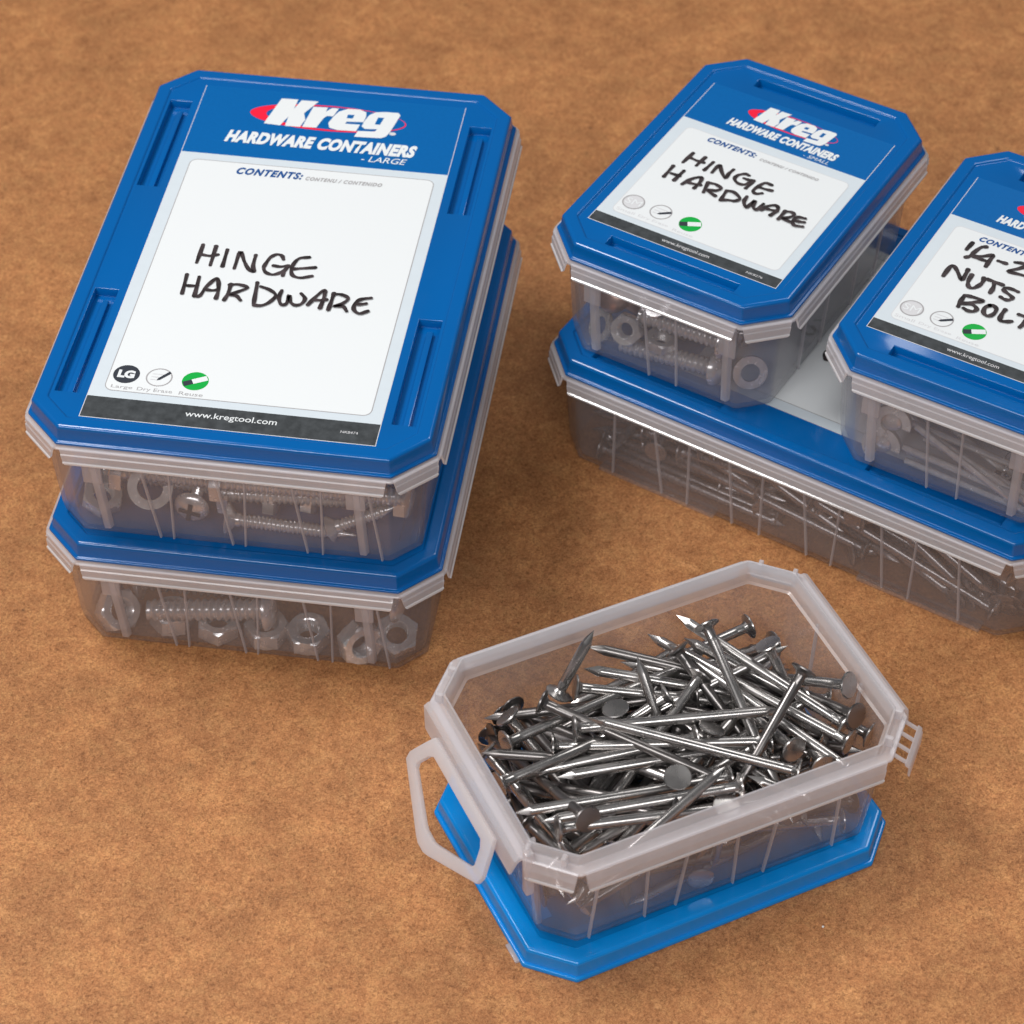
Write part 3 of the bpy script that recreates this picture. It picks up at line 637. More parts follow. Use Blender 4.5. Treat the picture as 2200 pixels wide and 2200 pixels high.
NAILS_LONG_BOX = json.loads('[[4.2,1.57,0.17,0.493,-0.87,-0.0],[5.36,0.4,0.17,-0.459,0.888,0.0],[2.44,-1.88,0.36,-0.846,-0.531,-0.046],[-2.87,1.66,0.17,-0.924,0.383,-0.0],[0.75,-4.91,0.17,0.991,0.131,-0.0],[-4.12,-2.82,0.36,-0.667,0.743,-0.046],[0.81,-4.9,0.52,0.949,-0.303,0.084],[0.27,0.83,0.17,-0.932,0.363,-0.0],[-5.55,-4.28,0.54,-0.966,-0.24,-0.091],[-5.69,1.5,0.17,-0.834,0.552,-0.0],[-7.87,-0.23,0.37,-0.332,-0.942,-0.05],[6.1,-3.53,0.48,0.764,0.645,0.022],[-1.59,0.71,0.17,-0.932,0.362,-0.0],[1.82,-0.74,0.56,0.306,0.951,-0.035],[-1.97,0.49,0.17,0.932,-0.362,-0.0],[-9.49,0.39,0.17,-0.009,1.0,0.0],[-5.73,-0.38,0.55,-0.955,0.283,0.092],[-0.73,1.84,0.47,-0.495,-0.866,0.066],[-4.86,-5.78,0.17,-1.0,0.002,0.0],[-4.5,-6.12,0.17,1.0,-0.002,0.0],[-0.33,1.85,0.46,-0.495,-0.866,0.07],[-4.79,4.83,0.17,-0.998,-0.057,0.0],[4.12,1.76,0.6,-0.382,0.918,-0.106],[-2.92,-2.02,0.53,0.97,0.225,-0.088],[7.83,1.55,0.35,-0.419,-0.907,0.045],[1.59,-0.36,0.53,0.305,0.952,-0.03],[-1.75,6.13,0.17,-1.0,0.0,-0.0],[1.31,-0.12,0.52,0.305,0.952,-0.02],[-5.07,2.83,0.51,-0.802,0.598,-0.0],[4.84,5.78,0.17,1.0,0.002,-0.0],[6.05,-0.07,0.49,0.548,0.836,-0.036],[6.17,-2.5,0.53,-0.839,-0.543,0.03],[5.18,5.19,0.42,-0.996,-0.068,0.061],[-1.71,5.23,0.43,0.999,0.028,0.039],[7.72,2.55,0.72,-0.446,0.895,-0.011],[-0.41,-2.2,0.65,-0.201,-0.979,0.026],[0.87,0.88,0.49,0.277,0.958,-0.078],[6.3,-1.01,0.68,0.611,0.782,0.125],[-0.49,0.88,0.53,-0.496,-0.864,0.084],[-4.35,2.78,0.7,-0.807,0.588,-0.057],[-4.67,-5.61,0.66,0.992,-0.049,0.12],[-5.49,-0.56,0.94,0.515,-0.856,0.035],[1.81,-3.71,0.82,-0.829,-0.536,0.16],[-7.16,0.9,0.85,-0.552,0.829,-0.09],[-0.82,-6.13,1.06,-0.996,-0.0,0.084],[0.85,-0.43,0.54,0.305,0.952,-0.018],[5.69,2.79,0.98,-0.968,-0.247,-0.042],[-1.42,3.86,0.52,-0.995,-0.051,-0.086],[8.66,-1.92,0.81,0.213,0.964,0.157],[8.29,-2.03,0.83,0.214,0.964,0.161],[-7.35,1.81,0.79,-0.539,0.829,-0.15],[6.87,0.28,0.78,-0.603,-0.784,-0.146],[-3.06,0.67,0.8,0.88,-0.464,0.103],[-3.81,3.66,0.81,0.95,-0.312,-0.014],[5.6,4.38,0.92,-0.995,-0.025,-0.098],[-3.65,4.82,0.51,-0.991,0.111,0.071],[4.87,-5.34,0.72,-0.993,0.1,0.055],[-1.84,1.37,0.94,0.81,-0.587,-0.004],[-3.18,-4.06,0.76,0.962,0.254,0.101],[-2.95,0.99,0.78,-0.88,0.464,-0.1],[-2.36,4.46,0.68,-0.98,-0.152,-0.125],[-7.45,-0.98,0.86,0.512,-0.842,-0.17],[-2.59,3.98,0.85,0.951,-0.306,-0.048],[5.02,-5.03,0.81,-0.993,0.095,0.071],[-0.1,0.64,0.92,-0.787,0.617,-0.008],[6.95,-2.32,1.0,0.395,-0.918,-0.024],[-8.25,2.01,1.12,-0.115,0.979,-0.169],[-3.41,5.46,0.17,1.0,0.005,-0.0],[4.83,5.97,0.91,-0.995,0.039,-0.097],[6.58,-2.33,0.98,0.394,-0.919,-0.009],[-5.96,0.88,0.9,0.515,-0.857,0.021],[-4.54,-0.64,0.96,-0.471,0.881,-0.051],[-5.18,-3.95,0.92,-0.923,0.376,-0.086],[4.34,-2.73,0.97,0.669,-0.742,0.024],[5.06,-1.63,0.9,0.555,-0.831,0.027],[-5.75,-2.56,1.11,-0.95,0.275,-0.15],[-7.14,1.52,1.19,-0.085,-0.996,-0.001],[-1.32,-4.02,1.44,-0.985,0.169,0.029],[2.94,4.68,0.61,0.991,0.078,-0.107],[-7.81,-2.23,1.11,-0.085,-0.985,-0.152],[-2.67,3.65,0.83,0.951,-0.308,-0.033],[-5.61,-4.68,1.24,-0.992,-0.095,-0.081],[7.52,-0.11,1.21,0.142,-0.987,-0.078],[0.95,1.0,0.95,0.875,-0.479,0.077],[-3.02,-4.79,1.46,0.991,0.105,0.085],[3.66,0.35,1.17,0.856,-0.514,0.058],[4.62,3.85,0.62,0.992,0.061,-0.107],[-6.64,-2.21,1.53,-0.131,0.991,0.001],[-1.14,5.52,0.67,0.997,0.063,-0.039],[-2.65,-4.89,1.81,0.985,-0.145,-0.09],[3.68,-0.06,1.17,-0.856,0.514,-0.054],[-5.84,0.74,1.66,-0.519,-0.847,0.116],[-1.4,5.85,0.76,-0.995,-0.068,-0.066],[0.67,4.12,1.03,0.982,0.181,-0.047],[2.76,3.06,0.9,-0.996,-0.071,0.061],[-4.86,1.69,1.52,-0.521,-0.848,0.098],[0.3,3.23,1.04,0.996,0.071,-0.054],[-4.63,5.46,1.27,-0.984,0.153,-0.096],[5.6,1.3,0.79,0.528,-0.835,0.153],[0.69,2.13,1.35,0.603,0.798,-0.023],[-5.62,-5.59,1.82,-0.987,0.133,0.085],[5.14,-3.11,0.96,0.669,-0.743,0.023],[-1.22,5.07,1.27,-0.972,0.214,-0.099],[-4.17,5.79,0.22,-1.0,-0.002,-0.012],[-4.51,0.89,1.69,-0.61,-0.791,0.05],[8.08,1.18,1.69,-0.309,-0.951,0.02],[3.89,2.58,1.32,-0.446,0.887,0.118],[2.49,5.59,1.01,-1.0,0.006,-0.003],[-4.47,-1.89,1.7,0.973,0.06,-0.223],[4.96,-1.5,1.52,-0.853,-0.494,-0.167],[0.15,-1.95,1.15,-0.82,0.569,-0.057],[1.54,-4.09,1.26,-0.972,0.234,0.033],[-0.0,0.65,1.37,-0.602,-0.798,0.024],[5.45,-4.06,1.36,0.934,-0.356,-0.009],[4.83,0.25,1.55,-0.445,-0.894,0.042],[1.2,1.65,1.6,0.016,-0.992,-0.129],[1.55,1.38,1.52,-0.018,0.993,0.119],[5.56,2.47,1.53,-0.456,-0.89,0.01],[5.02,4.64,1.39,-0.913,-0.339,0.229],[1.22,-3.66,1.25,0.968,-0.222,-0.118],[3.2,-5.44,1.06,0.967,-0.157,-0.202],[3.41,0.82,1.64,0.594,0.803,-0.047],[7.12,1.98,1.74,-0.511,-0.858,0.048],[4.51,6.05,1.99,-0.998,-0.019,0.055],[3.51,-0.25,1.62,-0.514,-0.856,0.061],[-2.49,4.72,1.49,-0.991,0.129,0.038],[-2.58,6.13,1.27,1.0,0.0,0.032],[2.87,-2.18,1.79,0.462,0.887,-0.004],[3.54,1.93,1.79,0.773,0.634,0.02],[2.8,-0.65,1.71,-0.569,-0.822,-0.018],[3.06,-2.6,1.84,-0.47,-0.882,-0.028],[2.82,4.35,1.99,0.892,0.438,-0.112],[-0.98,0.04,1.8,-0.3,0.954,0.009],[-0.61,-0.02,1.76,-0.306,0.951,-0.054],[-1.2,4.72,2.04,-0.944,0.296,-0.144],[3.79,3.86,1.94,0.898,-0.061,-0.437],[1.31,-0.37,1.68,0.754,0.649,0.105],[-5.3,1.29,1.97,-0.905,-0.422,-0.053],[3.93,-2.57,1.74,-0.527,-0.849,-0.027],[5.04,3.64,1.8,-0.783,-0.616,-0.082],[2.02,-1.96,2.11,-0.177,0.984,-0.014],[4.76,-6.05,1.23,-0.971,-0.019,0.239],[-7.32,2.44,1.7,0.238,-0.926,0.292],[6.34,-3.44,1.58,0.795,0.597,-0.107],[0.53,-1.99,1.93,0.338,-0.938,0.07],[-3.09,-2.56,2.06,0.983,0.176,0.056],[4.78,-0.48,1.79,0.481,0.873,-0.081],[6.77,0.73,1.81,0.511,0.852,-0.113],[8.93,-1.59,1.58,-0.083,0.945,0.317],[9.53,-1.3,1.45,-0.0,0.949,0.314],[-2.64,-5.17,2.01,0.999,-0.017,0.04],[5.49,3.02,2.11,0.942,0.332,-0.04],[-1.98,2.46,2.35,0.851,0.516,0.103],[-5.66,4.06,1.7,0.975,-0.179,0.129],[-4.5,-2.14,1.96,-0.956,-0.291,-0.043],[-5.37,4.57,1.64,-0.991,0.118,-0.069],[4.13,5.08,2.36,0.994,0.105,0.006],[-5.73,-2.16,2.35,0.27,-0.963,0.007],[-1.47,-1.58,2.01,-0.963,-0.239,-0.126],[-2.19,-2.11,1.93,-0.963,-0.239,-0.122],[4.85,1.65,2.21,-0.883,-0.466,0.059],[3.22,1.17,2.31,0.883,0.466,-0.064],[-0.89,5.55,1.77,-0.943,0.129,-0.306],[-2.08,1.4,2.06,-0.857,-0.491,-0.155],[7.76,-1.97,1.82,-0.318,0.914,0.25],[-6.1,0.38,2.26,-0.27,0.963,-0.007],[5.62,-4.74,1.99,-0.986,0.01,0.166],[-2.01,0.54,2.16,-0.768,-0.641,0.005],[-3.84,-2.83,2.34,0.943,-0.274,-0.188],[-2.45,-5.4,1.44,-0.979,0.05,-0.198],[-2.03,-0.99,2.33,-0.592,-0.798,0.113],[-0.74,-1.64,2.54,-0.278,0.961,-0.007],[9.23,-1.14,1.75,-0.067,0.998,0.017],[-6.44,1.24,2.63,0.447,0.88,-0.161],[-3.38,2.76,2.51,0.535,-0.841,0.078],[-4.4,2.69,2.5,-0.512,0.859,-0.002],[-2.29,-0.2,2.63,0.468,-0.883,0.037],[2.58,0.06,2.41,-0.877,-0.464,0.126],[6.61,1.39,2.18,-0.725,-0.688,0.012],[6.61,0.93,2.15,-0.725,-0.689,0.017],[5.41,-3.22,2.08,-0.941,0.3,0.157],[-2.85,3.85,2.38,-0.797,0.564,-0.216],[8.32,-1.66,1.86,-0.244,0.924,0.294],[7.62,-1.89,2.32,0.381,-0.91,-0.165],[-2.96,2.73,2.58,0.533,-0.841,0.094],[5.33,-4.33,2.27,-0.953,0.297,0.065],[1.05,1.17,2.79,-0.749,0.663,0.006],[-5.63,3.69,2.46,0.738,-0.603,0.303],[-3.83,0.92,2.82,-0.049,-0.998,-0.027],[-2.52,-3.58,2.76,0.926,-0.325,-0.193],[-2.09,-4.09,2.98,0.942,-0.333,-0.028],[-0.12,3.43,3.07,-0.992,-0.108,0.063],[3.73,0.3,2.63,0.778,-0.626,-0.061],[2.04,-0.58,2.85,-0.785,0.616,0.07],[-6.2,-4.02,2.2,-0.83,0.373,-0.416],[-5.48,0.55,2.42,-0.455,0.865,-0.21],[5.41,0.93,2.6,-0.518,0.854,-0.053],[7.34,-2.02,2.45,-0.428,0.904,0.025],[5.79,-2.17,2.7,-0.732,0.681,-0.003],[5.84,-2.86,2.5,-0.708,0.706,0.026],[5.38,4.87,2.3,0.995,0.103,0.017],[4.52,-3.29,2.22,0.948,-0.296,-0.118],[5.57,-0.22,2.65,0.554,-0.832,0.033],[-8.43,1.79,1.55,-0.173,0.932,-0.319],[-1.84,-5.71,2.05,0.97,-0.102,-0.219],[7.79,-0.95,2.26,0.343,-0.934,-0.097],[-3.25,-5.22,2.5,-0.976,0.181,0.122],[-2.33,-0.98,2.82,0.088,-0.98,-0.179],[2.68,1.24,3.05,-0.589,-0.802,0.1],[-0.79,-2.19,2.98,0.956,-0.249,-0.154],[3.82,4.57,2.89,0.988,-0.129,0.089],[-0.84,-6.13,2.32,0.99,-0.0,0.139],[5.64,2.44,2.87,0.376,0.925,-0.048],[6.09,-2.37,3.05,0.86,0.498,0.112],[-7.13,2.95,2.51,0.592,0.782,0.195],[5.38,-3.93,2.9,-0.907,-0.411,-0.09],[5.49,-2.34,3.33,-0.301,0.954,-0.0],[0.55,-2.49,3.24,0.561,0.828,-0.016],[-9.36,1.45,2.01,0.042,0.996,-0.083],[4.02,-2.31,3.22,-0.272,0.962,0.031],[0.04,-5.86,2.65,0.995,0.028,0.101],[0.68,-6.1,2.98,0.995,0.006,0.095],[2.74,2.62,3.29,0.479,-0.877,0.019],[3.87,5.0,3.09,-0.933,-0.278,0.23],[4.85,0.83,3.3,0.3,-0.954,0.02],[7.91,1.2,2.92,-0.297,-0.936,0.187],[-5.93,2.31,2.87,-0.27,-0.963,0.021],[7.0,0.92,2.89,-0.17,-0.969,0.179],[-6.57,4.18,2.97,0.735,0.481,0.477],[-4.11,-0.89,3.22,-0.997,0.067,0.031],[-7.3,2.23,2.86,-0.392,0.891,-0.228],[-8.95,2.02,2.08,0.077,0.991,-0.111],[1.98,-1.45,3.19,-0.329,-0.93,-0.165],[-1.52,-2.23,3.4,0.794,0.607,0.019],[4.14,-4.56,3.33,-0.895,0.358,-0.266],[2.64,-5.69,3.24,0.994,0.002,0.11],[0.47,0.91,3.58,0.856,0.517,0.019],[3.24,-1.52,3.63,0.963,0.267,0.021],[3.7,-5.6,2.42,0.919,-0.13,-0.372],[4.35,0.82,3.69,-0.778,-0.628,-0.019],[8.08,2.23,3.11,0.097,0.986,-0.138],[1.99,0.28,3.85,-0.954,-0.292,-0.069],[5.51,2.64,3.31,-0.795,-0.551,0.251],[-1.54,-1.81,3.87,0.886,-0.464,0.015],[-1.02,2.46,3.69,0.971,0.239,-0.021],[3.88,-2.13,3.93,-0.975,0.221,0.01],[-1.71,-2.28,3.73,0.854,-0.519,0.04],[4.76,-5.49,2.42,0.945,-0.155,-0.288],[0.53,1.41,3.49,0.862,0.504,0.058],[-8.72,0.81,2.33,0.014,-0.987,-0.159]]')

def make_label(parent, z, big, strokes, size_word, size_code, stroke_w, seed, turn=0.0):
    """the printed sheet in the lid's recess; coordinates in the lid's own frame"""
    if big:
        k, cx, cy = 1.0, 0.0, 0.0
        X0, X1, YT, YW, YD, YB = -5.12, 5.12, 9.50, 5.22, -8.69, -9.74
        bx0, bx1, by0, by1 = -4.63, 4.68, -8.31, 4.79
    else:
        X0, X1, YT, YW, YD, YB = -3.80, 3.95, 4.70, 2.16, -4.61, -5.16
        bx0, bx1, by0, by1 = -3.32, 3.56, -4.30, 1.65
    z0 = z + LAYER
    def base(bm):
        sheet(bm, rect_pts(X0, X1, YW, YT), z0, 0)
        sheet(bm, rect_pts(X0, X1, YD, YW), z0, 1)
        sheet(bm, rect_pts(X0, X1, YB, YD), z0, 2)
        # pale cut edge round the sheet
        for q in (rect_pts(X0 - .03, X1 + .03, YB - .03, YB), rect_pts(X0 - .025, X0, YB, YT), rect_pts(X1, X1 + .025, YB, YT)):
            sheet(bm, q, z0 - 0.002, 3)
    holder = print_obj('label', [M['label_blue'], M['margin'], M['charcoal'], M['light_grey_print']], parent, base)
    if turn:
        holder.rotation_euler = (0, 0, R(turn))
    z1 = z0 + LAYER
    r_ = 0.28 if big else 0.22
    print_obj('writing_panel', M['white'], holder, lambda b_: sheet(b_, round_rect(bx0, bx1, by0, by1, r_), z1))
    lw = 0.035 if big else 0.03
    print_obj('panel_outline', M['grey_print' if big else 'light_grey_print'], holder,
              lambda b_: ring_between(b_, round_rect(bx0 - lw, bx1 + lw, by0 - lw, by1 + lw, r_ + lw), round_rect(bx0, bx1, by0, by1, r_), z1))
    z2 = z1 + LAYER
    # logo: letters over a red oval, crescent at the left
    kk, lx, ly = (1.0, 0.0, 0.0) if big else (0.625, 0.10, -1.28)
    def tf(p):
        return (p[0] * kk + lx, p[1] * kk + ly)
    oval = ring = None
    def oval_build(b_):
        outer = ellipse(-0.02, 8.05, 3.06, 0.80, 56)
        inner = ellipse(0.27, 8.07, 2.72, 0.72, 56)
        ring_between(b_, [tf(p) for p in outer], [tf(p) for p in inner], z1)
    print_obj('logo_oval', M['red_print'], holder, oval_build)
    def logo(b_):
        for key in ('K', 'r', 'e', 'g'):
            sheet(b_, [tf(p) for p in DATA['K'][key]], z2)
    print_obj('logo', M['white'], holder, logo)
    print_obj('logo_counter', M['label_blue'], holder, lambda b_: [sheet(b_, [tf(p) for p in DATA['K'][key]], z2 + LAYER) for key in ('e0', 'g0')])
    print_obj('registered_mark', M['light_grey_print'], holder, lambda b_: sheet(b_, ellipse(*tf((2.62, 7.43)), 0.13 * kk, 0.10 * kk, 16), z2))
    if big:
        text_obj(holder, 'HARDWARE CONTAINERS', -3.68, 3.72, 6.04, 6.80, z2, M['white'], 0.25, 0.062, spacing=1.08)
        text_obj(holder, '- ' + size_word.upper(), 1.72, 3.46, 5.58, 5.92, z2, M['white'], 0.25, 0.004)
        text_obj(holder, 'CONTENTS:', -2.78, -0.24, 4.12, 4.54, z2 + LAYER, M['navy_print'], 0.3, 0.045, spacing=1.2)
        text_obj(holder, 'CONTENU / CONTENIDO', -0.12, 2.80, 4.12, 4.34, z2 + LAYER, M['grey_print'], 0.3, 0.035, spacing=1.25)
        icons = ((-4.05, -7.46), (-2.89, -7.46), (-1.61, -7.47))
        ir, cyo, ch = 0.465, 0.70, 0.20
        text_obj(holder, 'www.kregtool.com', -1.57, 1.62, -9.34, -8.98, z2, M['white'], 0.0, 0.006)
        text_obj(holder, 'NK8474', 3.84, 4.44, -9.30, -9.18, z2, M['light_grey_print'], 0.0, 0.0)
    else:
        text_obj(holder, 'HARDWARE CONTAINERS', -2.20, 2.46, 2.56, 3.04, z2, M['white'], 0.25, 0.062, spacing=1.08)
        text_obj(holder, '- ' + size_word.upper(), 1.26, 2.32, 2.26, 2.46, z2, M['white'], 0.25, 0.0)
        text_obj(holder, 'CONTENTS:', -2.30, -0.22, 1.20, 1.50, z2 + LAYER, M['navy_print'], 0.3, 0.045, spacing=1.2)
        text_obj(holder, 'CONTENU / CONTENIDO', -0.02, 2.45, 1.16, 1.32, z2 + LAYER, M['grey_print'], 0.3, 0.03, spacing=1.25)
        icons = ((-2.83, -3.50), (-1.67, -3.50), (-0.40, -3.56))
        ir, cyo, ch = 0.43, 0.62, 0.16
        text_obj(holder, 'www.kregtool.com', -0.86, 1.10, -5.02, -4.78, z2, M['light_grey_print'], 0.0, 0.004)
        text_obj(holder, 'NK8276', 2.64, 3.30, -4.98, -4.86, z2, M['light_grey_print'], 0.0, 0.0)
    # three round icons
    (ax, ay), (px, py), (gx, gy) = icons
    z3 = z2 + LAYER
    if big:
        print_obj('size_icon', M['dark_print'], holder, lambda b_: sheet(b_, ellipse(ax, ay, ir, ir), z2))
        text_obj(holder, size_code, ax - .30, ax + .30, ay - .20, ay + .20, z3, M['white'], 0.0, 0.06, name='size_code')
    else:
        print_obj('size_icon', M['light_grey_print'], holder, lambda b_: sheet(b_, ellipse(ax, ay, ir, ir), z2))
        print_obj('size_icon_ring', M['grey_print'], holder, lambda b_: ring_between(b_, ellipse(ax, ay, ir, ir), ellipse(ax, ay, ir - .05, ir - .05), z3))
        text_obj(holder, size_code, ax - .30, ax + .32, ay - .17, ay + .17, z3, M['white'], 0.0, 0.0, name='size_code')
    print_obj('pen_icon', M['grey_print'], holder, lambda b_: ring_between(b_, ellipse(px, py, ir, ir), ellipse(px, py, ir - .05, ir - .05), z2))
    def lines(b_):
        for q in range(3):
            yy = py + 0.16 - 0.15 * q
            sheet(b_, rect_pts(px - .28, px + (.18 if q < 1 else -.02), yy - .02, yy + .02), z2)
    print_obj('pen_icon_lines', M['light_grey_print'], holder, lines)
    def pen(b_):
        p, q = Vector((px - .05, py - .16)), Vector((px + .34, py + .30)) if big else Vector((px + .36, py + .16))
        if not big:
            p = Vector((px - .08, py - .16))
        d = (q - p).normalized()
        n = Vector((-d.y, d.x))
        pts = [p, p + d * .1 + n * .055, q + n * .06, q - n * .06, p + d * .1 - n * .055]
        sheet(b_, [v[:] for v in pts], z3)
    print_obj('pen_icon_pen', M['dark_print'], holder, pen)
    print_obj('eraser_icon', M['green_print'], holder, lambda b_: sheet(b_, ellipse(gx, gy, ir, ir), z2))
    th = R(28)
    ux, uy = Vector((math.cos(th), math.sin(th))), Vector((-math.sin(th), math.cos(th)))
    def bar(b_, s0, s1, w_, zz):
        c0 = Vector((gx, gy))
        q = [c0 + ux * s0 - uy * w_, c0 + ux * s1 - uy * w_, c0 + ux * s1 + uy * w_, c0 + ux * s0 + uy * w_]
        sheet(b_, [v[:] for v in q], zz)
    print_obj('eraser_icon_bar', M['white'], holder, lambda b_: bar(b_, -0.10, ir * 0.93, 0.12, z3))
    print_obj('eraser_icon_tip', M['dark_print'], holder, lambda b_: bar(b_, -ir * 0.93, -0.10, 0.12, z3))
    g = M['grey_print'] if big else M['light_grey_print']
    text_obj(holder, size_word, ax - .38, ax + .38, ay - cyo - ch * .4, ay - cyo + ch * .6, z2, g, name='caption')
    text_obj(holder, 'Dry Erase', px - .62, px + .62, py - cyo - ch * .5, py - cyo + ch * .6, z2, g, name='caption')
    text_obj(holder, 'Reuse', gx - .42, gx + .42, gy - cyo - ch * .3, gy - cyo + ch * .6, z2, g, name='caption')
    if strokes:
        stroke_obj(holder, strokes, z3 + LAYER, stroke_w, seed=seed)
    return holder

# grooves in the lids
SL_LARGE = [(-6.33, -5.44, 2.95, 8.38), (-6.33, -5.44, -8.62, -3.05), (5.46, 6.33, 2.95, 8.38), (5.46, 6.33, -8.62, -3.05)]
SL_SMALL = [(-2.55, 2.78, -6.17, -5.60), (-2.45, 2.80, 5.30, 5.90)]
SL_LARGE_T = [(y0, y1, -x1, -x0) for x0, x1, y0, y1 in SL_LARGE]

FRONT_RIBS = [(-3.2, -2.71), (-2.06, -2.24), (-.55, -.11), (.62, .34), (2.11, 2.57), (3.26, 3.11), (4.79, 5.23)]
SMALL_RIBS = [(-.70, -.38), (.70, .78)]
LONG_RIBS = [(-7.25, -7.4), (-5.65, -5.2), (-4.0, -4.08), (-2.35, -2.1), (-.84, -.92), (.78, 1.12), (2.42, 2.15), (3.98, 4.3), (5.52, 5.38), (7.1, 7.45)]

# ------------------------------------------------------------------ the boxes
def storage_box(x, y, z, deg, a, b, label, kind, lid_mat='blue'):
    root = empty('storage_box', x, y, z, deg, label=label, category='storage box', group='blue lidded hardware boxes')
    return root

boxB = storage_box(-8.2065, 75.5517, 0, -8.21, LA, LB, 'large clear box of thick bolts and hex nuts, lower one of the left stack', 'L')
make_container(boxB, LA, LB, ribs=FRONT_RIBS, post_ends=((-4.8, -4.55), (4.45, 4.6)))
make_lid(boxB, LA, LB, SL_LARGE, M['blue'])

boxA = storage_box(-8.2521, 75.6971, HC, -8.42, LA, LB, 'large clear box on top of the left stack, labelled HINGE HARDWARE', 'L')
make_container(boxA, LA, LB, ribs=FRONT_RIBS, post_ends=((-4.8, -4.55), (4.45, 4.6)))
make_lid(boxA, LA, LB, SL_LARGE, M['blue'])
make_label(boxA, HC - 0.07, True, DATA['A'], 'Large', 'LG', 0.15, 3)

boxC = storage_box(13.6736, 76.793, 0, -32.16, LB, LA, 'large clear box of nails lying under the two small boxes at the right', 'L')
make_container(boxC, LB, LA, ribs=LONG_RIBS, feet=((-7.99, -2.88), (3.27, 8.34)))
make_lid(boxC, LB, LA, SL_LARGE_T, M['blue'])
lblC = make_label(boxC, HC - 0.07, True, None, 'Large', 'LG', 0.15, 3, turn=90)
stroke_obj(boxC, DATA['C'], HC - 0.07 + 6 * LAYER, 0.15, seed=4)

boxD = storage_box(8.7611, 80.0003, HC, -31.34, SA, SB, 'small clear box labelled HINGE HARDWARE, standing on the left half of the long box', 'S')
make_container(boxD, SA, SB, ribs=SMALL_RIBS, side_ribs=((-3.2, -3.1), (-1.2, -1.3), (1.2, 1.3), (3.4, 3.3)), post_ends=((-2.75, -2.65), (2.9, 2.85)))
make_lid(boxD, SA, SB, SL_SMALL, M['blue'])
make_label(boxD, HC - 0.07, False, DATA['D'], 'Small', 'SM', 0.15, 5)

boxE = storage_box(18.4344, 74.0065, HC, -30.37, SA, SB, 'small clear box labelled NUTS BOLTS, cut off by the right edge of the picture', 'S')
make_container(boxE, SA, SB, ribs=SMALL_RIBS, side_ribs=((-3.2, -3.1), (1.2, 1.3)), post_ends=((-2.75, -2.65), (2.9, 2.85)))
make_lid(boxE, SA, SB, SL_SMALL, M['blue'])
make_label(boxE, HC - 0.07, False, DATA['E'], 'Small', 'SM', 0.17, 6)

# loose lid on the board and the open box standing on it
TL = 0.80
lidH = empty('loose_lid', 5.1042, 58.0139, 0, 25.4, label='lighter blue lid lying on the board underneath the open box of nails', category='lid')
bm = bmesh.new()
prof = [(0.05, 0.0), (0.145, 0.03), (0.145, TL - RISE - 0.03), (0.11, TL - RISE), (0.04, TL - RISE), (0.015, TL - RISE + 0.05), (-0.020, TL - 0.150), (-0.025, TL - 0.111), (-0.040, TL - 0.075), (-0.064, TL - 0.044), (-0.095, TL - 0.020), (-0.131, TL - 0.005), (-0.170, TL - 0.000), (-0.20, TL),
        (-0.60, TL), (-0.66, TL - 0.02), (-0.70, TL - 0.07)]
loft(bm, [(off(SB, SA, d), z) for d, z in prof], cap_first=True, cap_last=True)
finish(bm, 'lid_shell', M['bright_blue'], lidH, sharp=58)
bm = bmesh.new()
for x0, x1, y0, y1 in ((-5.9, -5.4, -2.6, 2.6), (5.4, 5.9, -2.6, 2.6)):
    box(bm, x0, x1, y0, y1, TL - 0.068, TL - 0.03)
bevel_all(bm, 0.015, 1)
finish(bm, 'groove_rib', M['bright_blue'], lidH)
# clear latch tab that sticks out under the lid at the left
bm = bmesh.new()
box(bm, -SB - 0.30, -SB + 0.1, -3.35, -2.55, 0.02, 0.12)
bevel_all(bm, 0.03, 2)
finish(bm, 'latch_tab', M['rim'], lidH)

GX, GY, GT = 5.2, 58.33, 24.7
boxG = empty('open_storage_box', GX, GY, TL - 0.07, GT, label='open clear box heaped with steel nails, standing on a bright blue lid', category='storage box')
make_container(boxG, SB, SA, ribs=((-4.6, -4.9), (-2.9, -2.85), (-1.3, -1.7), (0.4, 0.45), (2.0, 1.6), (4.2, 4.25)), side_ribs=((-1.5, -1.4), (1.5, 1.4)), depth=0.86, open_box=True, skip_flaps=(0, 4, 7))

def poly_prism(bm, pts, z0f, th):
    """solid plate through 3D points pts (planar), thickened along its normal"""
    v = [Vector(p) for p in pts]
    n = (v[1] - v[0]).cross(v[2] - v[0]).normalized() * th
    a = [bm.verts.new(p) for p in v]
    b = [bm.verts.new(p + n) for p in v]
    m_ = len(v)
    bm.faces.new(a)
    bm.faces.new(list(reversed(b)))
    for i in range(m_):
        bm.faces.new((a[i], b[i], b[(i + 1) % m_], a[(i + 1) % m_]))

def plate_loop(bm, outer, inner, th):
    """flat frame between two closed 3D outlines of equal length"""
    O = [Vector(p) for p in outer]
    I = [Vector(p) for p in inner]
    n = (O[1] - O[0]).cross(O[2] - O[0]).normalized() * th
    rows = [[bm.verts.new(p) for p in O], [bm.verts.new(p + n) for p in O], [bm.verts.new(p + n) for p in I], [bm.verts.new(p) for p in I]]
    m_ = len(O)
    for r_ in range(4):
        A_, B_ = rows[r_], rows[(r_ + 1) % 4]
        for i in range(m_):
            bm.faces.new((A_[i], B_[i], B_[(i + 1) % m_], A_[(i + 1) % m_]))

